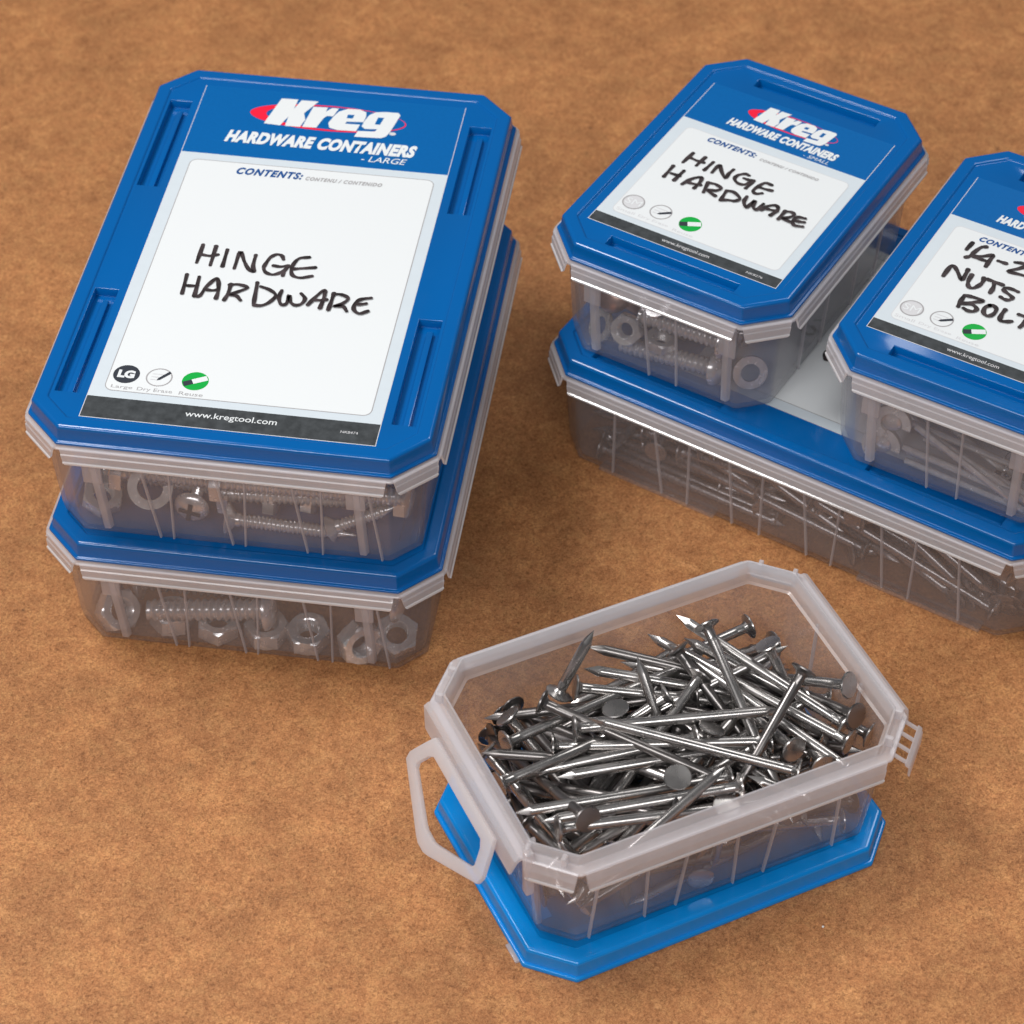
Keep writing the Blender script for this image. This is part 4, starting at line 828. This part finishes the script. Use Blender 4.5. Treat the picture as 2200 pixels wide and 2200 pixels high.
# left end: broad skirt, latch bail hanging from it
zr = ZL
bm = bmesh.new()
xs = -SB - 0.34
prof = [(-6.86 + 0.0, ZL + 0.02), (-7.16, ZL), (-7.30, ZL - 0.10), (-7.38, ZL - 0.95), (-7.30, ZL - 0.97), (-7.20, ZL - 0.2), (-7.10, ZL - 0.12), (-6.86, ZL - 0.14)]
ra = [bm.verts.new((x, -3.62 + 0.25 * (z < ZL - .5), z)) for x, z in prof]
rb = [bm.verts.new((x, 3.62 - 0.25 * (z < ZL - .5), z)) for x, z in prof]
for i in range(len(prof)):
    j = (i + 1) % len(prof)
    bm.faces.new((ra[i], ra[j], rb[j], rb[i]))
bm.faces.new(ra)
bm.faces.new(list(reversed(rb)))
finish(bm, 'end_skirt', M['rim'], boxG, sharp=30)
bm = bmesh.new()
def hp(s, yy):      # point on the sloping plane of the bail: s = distance out from the hinge
    return (-7.30 - s * 0.574, yy, ZL - 0.40 - s * 0.819)
half_o = [(0, 2.35), (.5, 2.6), (1.2, 2.92), (1.5, 2.88), (2.70, .48), (2.8, .22)]
half_i = [(.46, 1.88), (.66, 2.1), (1.18, 2.34), (1.34, 2.26), (2.14, .52), (2.22, .28)]
outer = [hp(*q) for q in half_o] + [hp(a_, -b_) for a_, b_ in reversed(half_o)]
inner = [hp(*q) for q in half_i] + [hp(a_, -b_) for a_, b_ in reversed(half_i)]
plate_loop(bm, outer, inner, 0.20)
bevel_all(bm, 0.04, 2)
finish(bm, 'latch_bail', M['bail'], boxG, sharp=30)
# end post at the front left corner and its little catch
bm = bmesh.new()
wall_bar(bm, -3.25, -2.95, -6.55, -6.15, ZL + 0.30, 0.12, 0.16, 0.16)
bevel_all(bm, 0.05, 2)
finish(bm, 'corner_post', M['rib'], boxG)
bm = bmesh.new()
box(bm, -7.02, -6.72, -3.9, -3.55, ZL - 1.7, ZL + 0.36)
bevel_all(bm, 0.06, 2)
finish(bm, 'corner_post', M['rib'], boxG)
# right end: skirt and slotted latch bracket
bm = bmesh.new()
prof = [(6.86, ZL + 0.02), (7.16, ZL), (7.30, ZL - 0.10), (7.36, ZL - 0.7), (7.28, ZL - 0.72), (7.20, ZL - 0.2), (7.10, ZL - 0.12), (6.86, ZL - 0.14)]
ra = [bm.verts.new((x, -3.3, z)) for x, z in prof]
rb = [bm.verts.new((x, 3.6, z)) for x, z in prof]
for i in range(len(prof)):
    j = (i + 1) % len(prof)
    bm.faces.new((ra[i], ra[j], rb[j], rb[i]))
bm.faces.new(ra)
bm.faces.new(list(reversed(rb)))
finish(bm, 'end_skirt', M['rim'], boxG, sharp=30)
bm = bmesh.new()
def chamfer_pt(u, out, z):       # u along the cut corner, out = distance from it
    p = Vector((7.08, -3.62)) + Vector((-0.7071, -0.7071)) * u + Vector((0.7071, -0.7071)) * out
    return (p.x, p.y, z)
def plank(u0, u1, o0, o1, z0, z1, th):
    v = []
    for dz in (0, -th):
        v += [bm.verts.new(chamfer_pt(u0, o0, z0 + dz)), bm.verts.new(chamfer_pt(u1, o0, z0 + dz)), bm.verts.new(chamfer_pt(u1, o1, z1 + dz)), bm.verts.new(chamfer_pt(u0, o1, z1 + dz))]
    for q in ((0, 1, 2, 3), (7, 6, 5, 4), (0, 4, 5, 1), (1, 5, 6, 2), (2, 6, 7, 3), (3, 7, 4, 0)):
        bm.faces.new([v[i] for i in q])
plank(0.05, 1.75, -0.18, -0.02, ZL, ZL - 0.02, 0.16)
for u in (0.10, 0.62, 1.14, 1.62):
    plank(u, u + 0.13, -0.03, 0.40, ZL - 0.04, ZL - 0.24, 0.12)
plank(0.02, 1.82, 0.38, 0.54, ZL - 0.22, ZL - 0.32, 0.14)
plank(0.10, 1.74, 0.50, 0.58, ZL - 0.34, ZL - 0.40, 0.55)
bevel_all(bm, 0.025, 1)
finish(bm, 'latch_bracket', M['rim'], boxG, sharp=30)
# small keyed brackets on the rim at the corners
for (x, y, deg) in ((-6.35, 3.95, 45), (6.30, 3.95, -45), (-6.35, -3.95, -45), (6.30, -3.95, 45)):
    bm = bmesh.new()
    for s in (-0.62, 0.62):
        box(bm, s - 0.08, s + 0.08, -0.16, 0.12, ZL - 0.05, ZL + 0.40)
    bevel_all(bm, 0.03, 1)
    bmesh.ops.rotate(bm, verts=bm.verts, cent=(0, 0, 0), matrix=Matrix.Rotation(R(deg), 3, 'Z'))
    bmesh.ops.translate(bm, verts=bm.verts, vec=(x * 1.0, y * 1.0, 0))
    finish(bm, 'rim_bracket', M['rim'], boxG)

# ------------------------------------------------------------------ nails
def nail_mesh(L, mat, r_=0.185, head=0.47, name='nail'):
    bm = bmesh.new()
    lathe(bm, [(0, 0.0), (head * 0.55, 0.004), (head * 0.93, 0.012), (head, 0.04), (head * 0.98, 0.085), (head * 0.80, 0.115), (r_ * 1.35, 0.17), (r_, 0.27),
               (r_, 0.55), (r_ * .97, 0.57), (r_, 0.60), (r_ * .97, 0.68), (r_, 0.70), (r_, L - 0.62)], 14)
    # cut point: four flat faces
    top = [v for v in bm.verts if abs(v.co.z - (L - 0.62)) < 1e-6]
    top.sort(key=lambda v: math.atan2(v.co.y, v.co.x))
    n = len(top)
    ring = []
    for i in range(n):
        t = 2 * math.pi * i / n
        sq = 1.0 / max(abs(math.cos(t)), abs(math.sin(t)))
        ang = math.atan2(top[i].co.y, top[i].co.x)
        rr = r_ * 0.86 / max(abs(math.cos(ang)), abs(math.sin(ang))) * 0.92
        ring.append(bm.verts.new((rr * math.cos(ang) * 1.05, rr * math.sin(ang) * .95, L - 0.50)))
    tip = bm.verts.new((0, 0, L))
    for i in range(n):
        j = (i + 1) % n
        bm.faces.new((top[i], top[j], ring[j], ring[i]))
        bm.faces.new((ring[i], ring[j], tip))
    bmesh.ops.recalc_face_normals(bm, faces=bm.faces)
    for f in bm.faces:
        f.smooth = True
    for e in bm.edges:
        if len(e.link_faces) == 2:
            e.smooth = e.calc_face_angle(0) < R(30)
    me = bpy.data.meshes.new(name)
    bmesh.ops.scale(bm, vec=(S, S, S), verts=bm.verts)
    bm.to_mesh(me)
    bm.free()
    me.materials.append(mat)
    return me

rng = random.Random(11)
NM = {}
def get_nail(L, bright):
    if bright == 'box':
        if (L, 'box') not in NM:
            NM[(L, 'box')] = nail_mesh(L, M['shade_toned_steel'])
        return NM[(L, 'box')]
    key = (round(L, 1), bright)
    if key not in NM:
        NM[key] = nail_mesh(key[0], M['steel'] if bright else M['dull_steel'])
    return NM[key]

def world_of(x, y, z, ox, oy, oz, deg):
    t = R(deg)
    return (ox + x * math.cos(t) - y * math.sin(t), oy + x * math.sin(t) + y * math.cos(t), oz + z)

def put_nail(head, d, L, bright, label, group, roll=None):
    o = bpy.data.objects.new('nail', get_nail(L, bright))
    o.rotation_mode = 'QUATERNION'
    o.rotation_quaternion = oriented(d, rng.uniform(0, 6.28) if roll is None else roll)
    o.location = (head[0] * S, head[1] * S, head[2] * S)
    o['label'] = label
    o['category'] = 'nail'
    o['group'] = group
    col.objects.link(o)
    return o

def rotz(v, deg):
    t = R(deg)
    return (v[0] * math.cos(t) - v[1] * math.sin(t), v[0] * math.sin(t) + v[1] * math.cos(t), v[2])

GRP_OPEN = 'loose nails in the open box'
for n_ in NAILS_OPEN:
    c_, d_ = n_[:3], n_[3:]
    if c_[2] > 2.9 or c_[2] + abs(d_[2]) * 3.7 > 4.3:
        continue
    L = 7.4
    c_ = [c_[0] * .95, c_[1] * .93, c_[2]]
    h_ = [c_[i] - d_[i] * L / 2 for i in range(3)]
    h_ = world_of(*h_, GX, GY, TL - 0.07 + 0.15, GT)
    put_nail(h_, rotz(d_, GT), L, rng.random() < .55, 'plain steel nail deep in the jumbled heap in the open box', GRP_OPEN)
NOTES = {
    0: 'steel nail standing point up, highest at the left of the heap', 1: 'dark nail whose point touches the upright nail at the left of the heap',
    2: 'nail at the far left pointing left below the dark one, sharp point free', 4: 'short looking nail rising with its point up left of the middle',
    5: 'nail leaning with its flat head tipped up at the very top of the heap', 6: 'long bright nail with its point highest against the far wall of the open box',
    7: 'long nail lying parallel below the highest one, its head at the right', 8: 'nail seen from below, its round head held up near the far right corner',
    9: 'nail with its point up beside the raised round head at the far right', 10: 'nail with its big round head turned to the right wall of the open box',
    11: 'dark nail leaning steeply with a thin head edge up, right of the middle', 12: 'nail lying level across the heap, head at the left and point at the right',
    13: 'long nail lying across the middle from upper left point to lower right head', 14: 'nail behind the middle left with its head edge on beside the upright one',
    15: 'nail with its head tilted to the left wall, highest at the far left', 16: 'nail with its head at the left running up to the right at the back left',
    18: 'nail pointing right with a blunt dark point right of the middle', 19: 'nail showing its round head flat in the centre of the heap',
    20: 'nail with a pale round head facing up in front of the centre', 21: 'bright nail in front with its point raised towards the far right',
    22: 'nail with a thin head edge near the front right, shaft running left', 23: 'bright nail running from the left rim towards the pale round head',
    24: 'nail at the front left with its head against the near wall', 25: 'nail with its point towards the left wall just behind the rim',
    29: 'nail at the far right running down towards the front rim', 31: 'nail with a pale head half hidden behind the front rim',
    3: 'nail with a bright point between two longer ones at the upper left of the heap', 17: 'nail with its dark round head tilted left, behind the long crossing nails',
    26: 'nail from the left edge of the heap rising to a point near the centre left', 27: 'nail lying just behind the pale round head, point towards the left',
    28: 'nail crossing the left half, ending in bright metal at the heap centre', 30: 'nail with its head just behind the near rim at the right',
    32: 'dark nail slanting down to the front left corner of the heap', 33: 'nail with its point in the front left corner, shaft to the right',
    34: 'nail with a tilted head left of the highest point in the heap', 35: 'nail with its small head between the crossing nails at the upper middle',
    36: 'nail lying with a blunt point near the front right rim', 37: 'bright nail leaning down to the left from the upper middle of the heap',
    38: 'nail with its head next to the upright nail, shaft towards the right', 39: 'nail with its head close to the left wall, dropping into the heap',
    40: 'nail with its head low at the right of the centre', 41: 'nail close to the right wall with its head low beside the near corner',
    42: 'nail lying below the long parallel ones in the right half', 43: 'nail with its head low behind the front rim at the left', 44: 'nail lying near the front, half buried beneath the level one',
    45: 'short looking nail tucked beneath the dark leaning nail at the right',
}
for k, q in enumerate(NAILS_TOP):
    A_, B_ = Vector(q[:3]), Vector(q[3:6])
    anc = q[6]
    d_ = (B_ - A_)
    L = d_.length
    d_.normalize()
    h_ = world_of(*A_, GX, GY, 0, GT)
    put_nail(h_, rotz(d_, GT), L, k not in (1, 11, 14, 25, 32, 34), NOTES.get(k, 'steel nail among the upper layer of the heap in the open box'), GRP_OPEN)

GRP_LONG = 'nails seen through the wall of the long box'
order = sorted(NAILS_LONG_BOX, key=lambda q: q[1] - 0.6 * q[2])
stuff = bmesh.new()
for k, n_ in enumerate(order):
    c_, d_ = n_[:3], n_[3:]
    L = 8.2
    c_ = [c_[0] * .95, c_[1] * .94, c_[2]]
    h_ = [c_[i] - d_[i] * L / 2 for i in range(3)]
    h_ = world_of(*h_, 13.6736, 76.793, 0.17, -32.16)
    dw = rotz(d_, -32.16)
    if k < 125:
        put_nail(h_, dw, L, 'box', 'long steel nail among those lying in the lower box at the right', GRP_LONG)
    else:
        me = get_nail(L, 'box')
        m_ = Matrix.LocRotScale(Vector(h_) * S, oriented(dw), None)
        tmp = me.copy()
        tmp.transform(m_)
        stuff.from_mesh(tmp)
me = bpy.data.meshes.new('nail_heap')
stuff.to_mesh(me)
stuff.free()
for p in me.polygons:
    p.use_smooth = True
me.materials.append(M['shade_toned_steel'])
link('nail_heap', me, None, kind='stuff', label='mass of nails deeper inside the long lower box at the right', category='nails')

# ------------------------------------------------------------------ bolts, screws, nuts, washers
def mesh_from(bm, mat, name, sharp=30):
    bmesh.ops.recalc_face_normals(bm, faces=bm.faces)
    for f in bm.faces:
        f.smooth = True
    for e in bm.edges:
        if len(e.link_faces) == 2:
            e.smooth = e.calc_face_angle(0) < R(sharp)
    me = bpy.data.meshes.new(name)
    bmesh.ops.scale(bm, vec=(S, S, S), verts=bm.verts)
    bm.to_mesh(me)
    bm.free()
    me.materials.append(mat)
    return me

def threaded(r_, L, pitch, z0, depth=0.12, taper=False):
    prof = []
    z = z0
    while z < z0 + L:
        f = 1 - max(0, (z - z0) / L - 0.75) / 0.25 * 0.75 if taper else 1
        prof += [(r_ * f, z), (r_ * f * 0.98, z + pitch * .12), (r_ * f * (1 - depth * 2), z + pitch * .5), (r_ * f * (1 - depth * 2) , z + pitch * .6)]
        z += pitch
    prof.append((r_ * (0.25 if taper else 0.9), z))
    prof.append((0, z + (0.25 if taper else 0.0)))
    return prof

def cross_recess(bm, r_, z):
    for q in (0, 90):
        vs = box(bm, -r_ * .62, r_ * .62, -r_ * .13, r_ * .13, z - 0.02, z + 0.012, 1)
        bmesh.ops.rotate(bm, verts=vs, cent=(0, 0, 0), matrix=Matrix.Rotation(R(q), 3, 'Z'))

def make_bolt(L, r_, head_r, head_h, mat, style, name):
    """style: dome, pan, hex or flat head at the origin, shank towards +z"""
    root_bm = bmesh.new()
    if style == 'hex':
        for z0, z1, rr in ((0, head_h, head_r),):
            lathe(root_bm, [(0, 0), (rr * .86, 0), (rr, 0.05), (rr, z1), (0, z1)], 6)
    elif style == 'flat':
        lathe(root_bm, [(0, 0), (head_r * .96, 0.0), (head_r, 0.03), (r_, head_h)], 20)
    else:
        pr = [(0, 0)] + [(head_r * math.sin(R(a)), head_h * (1 - math.cos(R(a)))) for a in (18, 36, 54, 72, 84)] + [(head_r, head_h), (r_, head_h + 0.01)]
        lathe(root_bm, pr, 22)
    lathe(root_bm, [(r_ * .98, head_h - .02)] + threaded(r_, L, r_ * 0.62, head_h + 0.12, taper=(style == 'flat')), 14)
    if style in ('pan', 'flat'):
        cross_recess(root_bm, head_r, 0.0)
    me = mesh_from(root_bm, mat, name)
    me.materials.append(M['dark_print'])
    return me

def make_nut(rr, h, hole, mat, name='hex_nut'):
    bm = bmesh.new()
    n = 24
    def hexr(t, r0):
        t = (t + math.pi / 6) % (math.pi / 3) - math.pi / 6
        return r0 / math.cos(t) * math.cos(math.pi / 6)
    prof = [(hole, 0.04), (hole + .05, 0.0), (rr * .86, 0.0), ('hex', 0.06), ('hex', h - 0.06), (rr * .86, h), (hole + .05, h), (hole, h - 0.04)]
    for k in range(4):
        zz = h - 0.04 - (h - .08) * (k + .5) / 4
        prof += [(hole * 1.08, zz), (hole * .93, zz - (h - .08) / 8)]
    rows = []
    for r0, z in prof:
        row = []
        for i in range(n):
            t = 2 * math.pi * i / n
            q = hexr(t, rr) if r0 == 'hex' else r0
            row.append(bm.verts.new((q * math.cos(t), q * math.sin(t), z)))
        rows.append(row)
    rows.append(rows[0])
    for a_, b_ in zip(rows, rows[1:]):
        for i in range(n):
            j = (i + 1) % n
            bm.faces.new((a_[i], a_[j], b_[j], b_[i]))
    return mesh_from(bm, mat, name)

def make_washer(ro, ri, h, mat, name='washer', gap=0):
    bm = bmesh.new()
    n = 28
    m_ = n - gap
    rows = []
    for i in range(m_ + (1 if gap else 0)):
        t = 2 * math.pi * i / n
        rows.append([bm.verts.new((q * math.cos(t), q * math.sin(t), z)) for q, z in ((ri, 0), (ro, 0), (ro, h), (ri, h))])
    rng_ = range(len(rows) - 1) if gap else range(len(rows))
    for i in rng_:
        a_, b_ = rows[i], rows[(i + 1) % len(rows)]
        for k in range(4):
            bm.faces.new((a_[k], a_[(k + 1) % 4], b_[(k + 1) % 4], b_[k]))
    if gap:
        bm.faces.new(rows[0])
        bm.faces.new(list(reversed(rows[-1])))
    return mesh_from(bm, mat, name)

def make_rod(L, r_, mat, name='hook_rod', hook=True):
    bm = bmesh.new()
    pts = [Vector((0, 0, z)) for z in (0, L * .5, L)]
    if hook:
        c = Vector((0.45, 0, L))
        for k in range(1, 10):
            t = math.pi - k * R(28)
            pts.append(c + Vector((0.45 * math.cos(t), 0, 0.45 * math.sin(t))))
    rows = []
    for i, p in enumerate(pts):
        d = (pts[min(i + 1, len(pts) - 1)] - pts[max(0, i - 1)]).normalized()
        u = Vector((0, 1, 0))
        w = d.cross(u).normalized()
        rows.append([bm.verts.new(p + u * r_ * math.cos(2 * math.pi * k / 10) + w * r_ * math.sin(2 * math.pi * k / 10)) for k in range(10)])
    for a_, b_ in zip(rows, rows[1:]):
        for k in range(10):
            j = (k + 1) % 10
            bm.faces.new((a_[k], a_[j], b_[j], b_[k]))
    bm.faces.new(rows[0])
    bm.faces.new(rows[-1])
    return mesh_from(bm, mat, name)

def place(me, name, boxpose, p, d, label, cat, group=None, roll=0.0):
    ox, oy, oz, deg = boxpose
    o = bpy.data.objects.new(name, me)
    w = world_of(*p, ox, oy, oz, deg)
    o.location = (w[0] * S, w[1] * S, w[2] * S)
    o.rotation_mode = 'QUATERNION'
    o.rotation_quaternion = oriented(rotz(d, deg), roll)
    o['label'] = label
    o['category'] = cat
    if group:
        o['group'] = group
    col.objects.link(o)
    return o

PA = (-8.2521, 75.6971, HC, -8.42)
PB = (-8.2065, 75.5517, 0, -8.21)
PD = (8.7611, 80.0003, HC, -31.34)
PE = (18.4344, 74.0065, HC, -30.37)

# upper left box
pan = make_bolt(3.6, 0.22, 0.64, 0.34, M['zinc'], 'pan', 'screw')
wood = make_bolt(3.9, 0.26, 0.62, 0.34, M['zinc'], 'flat', 'screw')
wood_s = make_bolt(2.0, 0.24, 0.5, 0.3, M['zinc'], 'flat', 'screw')
hexb = make_bolt(6.0, 0.33, 0.75, 0.45, M['zinc'], 'hex', 'bolt')
copper = make_bolt(3.0, 0.28, 0.78, 0.5, M['copper'], 'dome', 'bolt')
nutm = make_nut(0.78, 0.55, 0.36, M['zinc'])
nutl = make_nut(0.84, 0.72, 0.42, M['zinc'])
wash = make_washer(0.72, 0.36, 0.12, M['zinc'])
lock = make_washer(0.80, 0.46, 0.16, M['zinc'], 'lock_washer', gap=4)
GA = 'screws and bolts inside the upper left box'
place(pan, 'screw', PA, (-1.78, -9.35, 0.85), (0.05, 0.95, -0.02), 'cross headed screw facing the front wall of the upper left box', 'screw', GA)
place(wood, 'screw', PA, (-0.45, -9.3, 0.72), (1, 0.02, -0.06), 'wood screw lying along the front of the upper left box', 'screw', GA)
place(wood_s, 'screw', PA, (3.2, -9.2, 0.62), (0.8, 0.2, 0.3), 'short screw pointing right behind the right latch guide of the upper left box', 'screw', GA)
place(copper, 'bolt', PA, (-0.74, -8.6, 2.5), (0.1, 1, -0.2), 'copper tinted bolt head high in the middle of the upper left box', 'bolt', GA)
place(lock, 'lock_washer', PA, (-3.07, -9.35, 1.95), (0.15, -1, 0.65), 'open lock washer standing at the left in the upper left box', 'washer', GA, roll=1.0)
place(hexb, 'bolt', PA, (-0.9, -9.2, 2.45), (1, 0.03, -0.015), 'long bolt lying high along the right of the upper left box', 'bolt', GA)
place(hexb, 'bolt', PA, (6.0, -8.4, 1.7), (-1, 0.1, -0.05), 'long bolt behind the wood screw in the upper left box', 'bolt', GA)
place(nutm, 'hex_nut', PA, (-5.2, -8.6, 0.3), (0.3, -0.3, 1), 'hex nut in the left corner of the upper left box', 'nut', GA)

# lower left box
carriage = make_bolt(4.0, 0.43, 0.80, 0.42, M['zinc'], 'dome', 'bolt')
GB = 'bolts and nuts inside the lower left box'
place(carriage, 'bolt', PB, (0.95, -9.08, 1.66), (-1, -0.06, -0.10), 'thick threaded bolt with round head lying across the front of the lower left box', 'bolt', GB)
for p_, d_, lb in (((3.86, -9.25, 0.75), (0.55, -0.75, 0.25), 'hex nut showing its threads at the front right of the lower left box'),
                   ((-3.1, -9.0, 0.18), (0.05, 0.1, 1), 'hex nut below the free end of the thick bolt in the lower left box'),
                   ((-1.35, -9.05, 0.20), (0.1, -0.1, 1), 'hex nut below the middle of the thick bolt in the lower left box'),
                   ((0.5, -9.1, 0.18), (0.02, -0.02, 1), 'hex nut lying flat under the round bolt head'),
                   ((2.05, -9.1, 0.2), (0.05, -0.1, 1), 'hex nut right of the round bolt head in the lower left box'),
                   ((5.3, -8.8, 0.5), (0.1, -0.45, 0.9), 'big nut in the right corner of the lower left box'),
                   ((-5.3, -8.9, 0.5), (0.6, -0.5, 0.6), 'hex nut in the left corner of the lower left box')):
    place(nutl, 'hex_nut', PB, p_, d_, lb, 'nut', GB, roll=rng.uniform(0, 1))
for p_, d_, lb in (((-4.6, -8.9, 2.2), (1, 0.1, -0.12), 'long bolt high behind the lock washer in the upper left box'),
                   ((-0.9, -8.5, 1.15), (1, 0.05, 0.02), 'long bolt low at the right behind the wood screw in the upper left box'),
                   ((1.2, -8.1, 0.85), (-1, 0.05, 0.02), 'long bolt low at the left behind the cross headed screw')):
    place(hexb, 'bolt', PA, p_, d_, lb, 'bolt', GA)
for p_, d_, lb in (((5.6, -8.3, 1.9), (-1, 0.05, -0.04), 'thick bolt high at the right behind the nuts of the lower left box'),
                   ((-5.4, -8.2, 2.1), (1, 0.1, -0.06), 'thick bolt high at the left behind the first thick bolt'),
                   ((-4.9, -7.6, 0.9), (1, 0.0, 0.02), 'thick bolt low at the left inside the lower left box')):
    place(carriage, 'bolt', PB, p_, d_, lb, 'bolt', GB)
# fill both left boxes behind
for P_, g_, nm in ((PA, GA, 'upper'), (PB, GB, 'lower')):
    for k in range(34):
        x_, y_, z_ = rng.uniform(-5.2, 5.2), rng.uniform(-8.0, 7.6), rng.uniform(0.75, 2.4)
        y_ = -8.0 + (k / 34) * 15.5
        a_ = rng.uniform(0, 6.28)
        if nm == 'lower':
            me, nme, c_ = ((nutl, 'hex_nut', 'nut'), (carriage, 'bolt', 'bolt'))[k % 3 == 0]
        else:
            me, nme, c_ = ((hexb, 'bolt', 'bolt'), (wood, 'screw', 'screw'), (nutm, 'hex_nut', 'nut'))[k % 3]
        dz = rng.uniform(-.05, .06)
        if me in (hexb, carriage, wood):
            x_ = -2.6 if math.cos(a_) > 0 else 2.6
        place(me, nme, P_, (x_, y_, z_), (math.copysign(1, math.cos(a_)), (math.sin(a_) if abs(y_) < 5.5 else -math.copysign(abs(math.sin(a_)), y_)) * .35, dz) if c_ != 'nut' else (rng.uniform(-.5, .5), rng.uniform(-.5, .5), 1),
              'loose %s lying further back inside the %s left box' % (c_, nm), c_, g_)

# small box with machine screws
mach = make_bolt(3.6, 0.36, 0.66, 0.42, M['zinc'], 'dome', 'machine_screw')
mach_s = make_bolt(3.2, 0.36, 0.66, 0.42, M['zinc'], 'dome', 'machine_screw')
nuts = make_nut(0.66, 0.42, 0.30, M['zinc'])
wash2 = make_washer(0.66, 0.36, 0.12, M['zinc'])
GD = 'screws and nuts inside the small box on the left half'
place(mach, 'machine_screw', PD, (2.35, -5.5, 0.95), (-1, -0.02, -0.13), 'machine screw lying low along the front of the small box, head at the right', 'screw', GD)
place(mach_s, 'machine_screw', PD, (2.55, -5.35, 2.20), (-1, 0.0, -0.06), 'machine screw lying above the other one in the small box', 'screw', GD)
place(nuts, 'hex_nut', PD, (-1.62, -5.75, 1.45), (0.1, -1, 0.45), 'bright hex nut face turned up left of the two machine screws', 'nut', GD)
place(nuts, 'hex_nut', PD, (-0.4, -5.5, 0.95), (0.1, 0.1, 1), 'hex nut between the two machine screws', 'nut', GD)
place(wash2, 'washer', PD, (3.12, -4.95, 0.85), (0.6, -0.75, 0.35), 'washer standing against the cut corner of the small box', 'washer', GD)
place(wash2, 'washer', PD, (-2.9, -5.5, 0.8), (-0.5, -0.7, 0.5), 'washer leaning in the left corner of the small box', 'washer', GD)
place(copper, 'bolt', PD, (-2.75, -5.3, 2.5), (0.1, 0.8, -0.9), 'round bolt head high in the left corner of the small box', 'bolt', GD)
place(nuts, 'hex_nut', PD, (-0.9, -5.1, 2.6), (0.3, -0.6, 0.6), 'hex nut high behind the upper machine screw', 'nut', GD)
for k in range(26):
    a_ = rng.uniform(0, 6.28)
    me, nme, c_ = ((mach, 'machine_screw', 'screw'), (nuts, 'hex_nut', 'nut'), (wash2, 'washer', 'washer'))[k % 3]
    y_ = -4.6 + k * 0.37
    x_ = rng.uniform(-2.8, 2.8) if c_ != 'screw' else (-1.9 if math.cos(a_) > 0 else 1.9)
    place(me, nme, PD, (x_, y_, rng.uniform(.5, 2.6)), (math.copysign(1, math.cos(a_)), math.sin(a_) * .3, rng.uniform(-.06, .1)) if c_ == 'screw' else (rng.uniform(-.7, .7), rng.uniform(-.9, .2), 1),
          'loose %s lying further back inside the small left box' % c_, c_, GD)

# small box at the right edge: hooks and thin rods
rod = make_rod(4.2, 0.13, M['zinc'])
GE = 'hooks and thin rods inside the small box at the right edge'
disc = make_washer(0.72, 0.40, 0.22, M['zinc'], 'hook', gap=8)
button = make_bolt(2.0, 0.2, 0.50, 0.22, M['zinc'], 'dome', 'bolt')
place(disc, 'hook', PE, (-2.16, -5.75, 2.05), (0.1, -1, 0.25), 'upper curved hook at the left of the small box at the right edge', 'hook', GE, roll=-0.6)
place(disc, 'hook', PE, (-2.45, -5.75, 0.85), (0.1, -1, 0.25), 'lower curved hook at the left of the small box at the right edge', 'hook', GE, roll=-0.6)
place(button, 'bolt', PE, (-2.3, -5.85, 2.05), (0.05, 1, -0.1), 'round head inside the upper curved hook', 'bolt', GE)
place(button, 'bolt', PE, (-2.6, -5.85, 0.85), (0.05, 1, -0.1), 'round head inside the lower curved hook', 'bolt', GE)
for k, (p_, d_) in enumerate((((-1.7, -5.6, 0.9), (1, 0, -0.06)), ((-1.3, -5.7, 2.2), (1, 0, -0.45)), ((-1.0, -5.5, 1.9), (1, 0.02, -0.38)), ((-1.6, -5.4, 0.6), (1, 0.03, -0.02)), ((-1.1, -5.2, 1.3), (1, 0, -0.2)),
                              ((-1.8, -5.0, 1.6), (1, 0.05, -0.1)), ((-1.5, -5.75, 0.45), (1, 0, -0.04)))):
    place(rod, 'hook_rod', PE, p_, d_, 'thin straight rod lying towards the right in the small box at the right edge', 'rod', GE)
for k in range(18):
    a_ = rng.uniform(-.5, .5)
    place(rod, 'hook_rod', PE, (-2.6, -4.6 + k * 0.5, rng.uniform(.4, 2.4)), (math.cos(a_), math.sin(a_), rng.uniform(-.1, .1)),
          'thin rod deeper inside the small box at the right edge', 'rod', GE)

# ------------------------------------------------------------------ crumb on the board
bm = bmesh.new()
bmesh.ops.create_icosphere(bm, subdivisions=1, radius=0.045)
o = finish(bm, 'crumb', M['crumb'], None, label='tiny white crumb on the board right of the open box', category='crumb')
o.location = (10.389 * S, 53.44 * S, 0.03 * S)
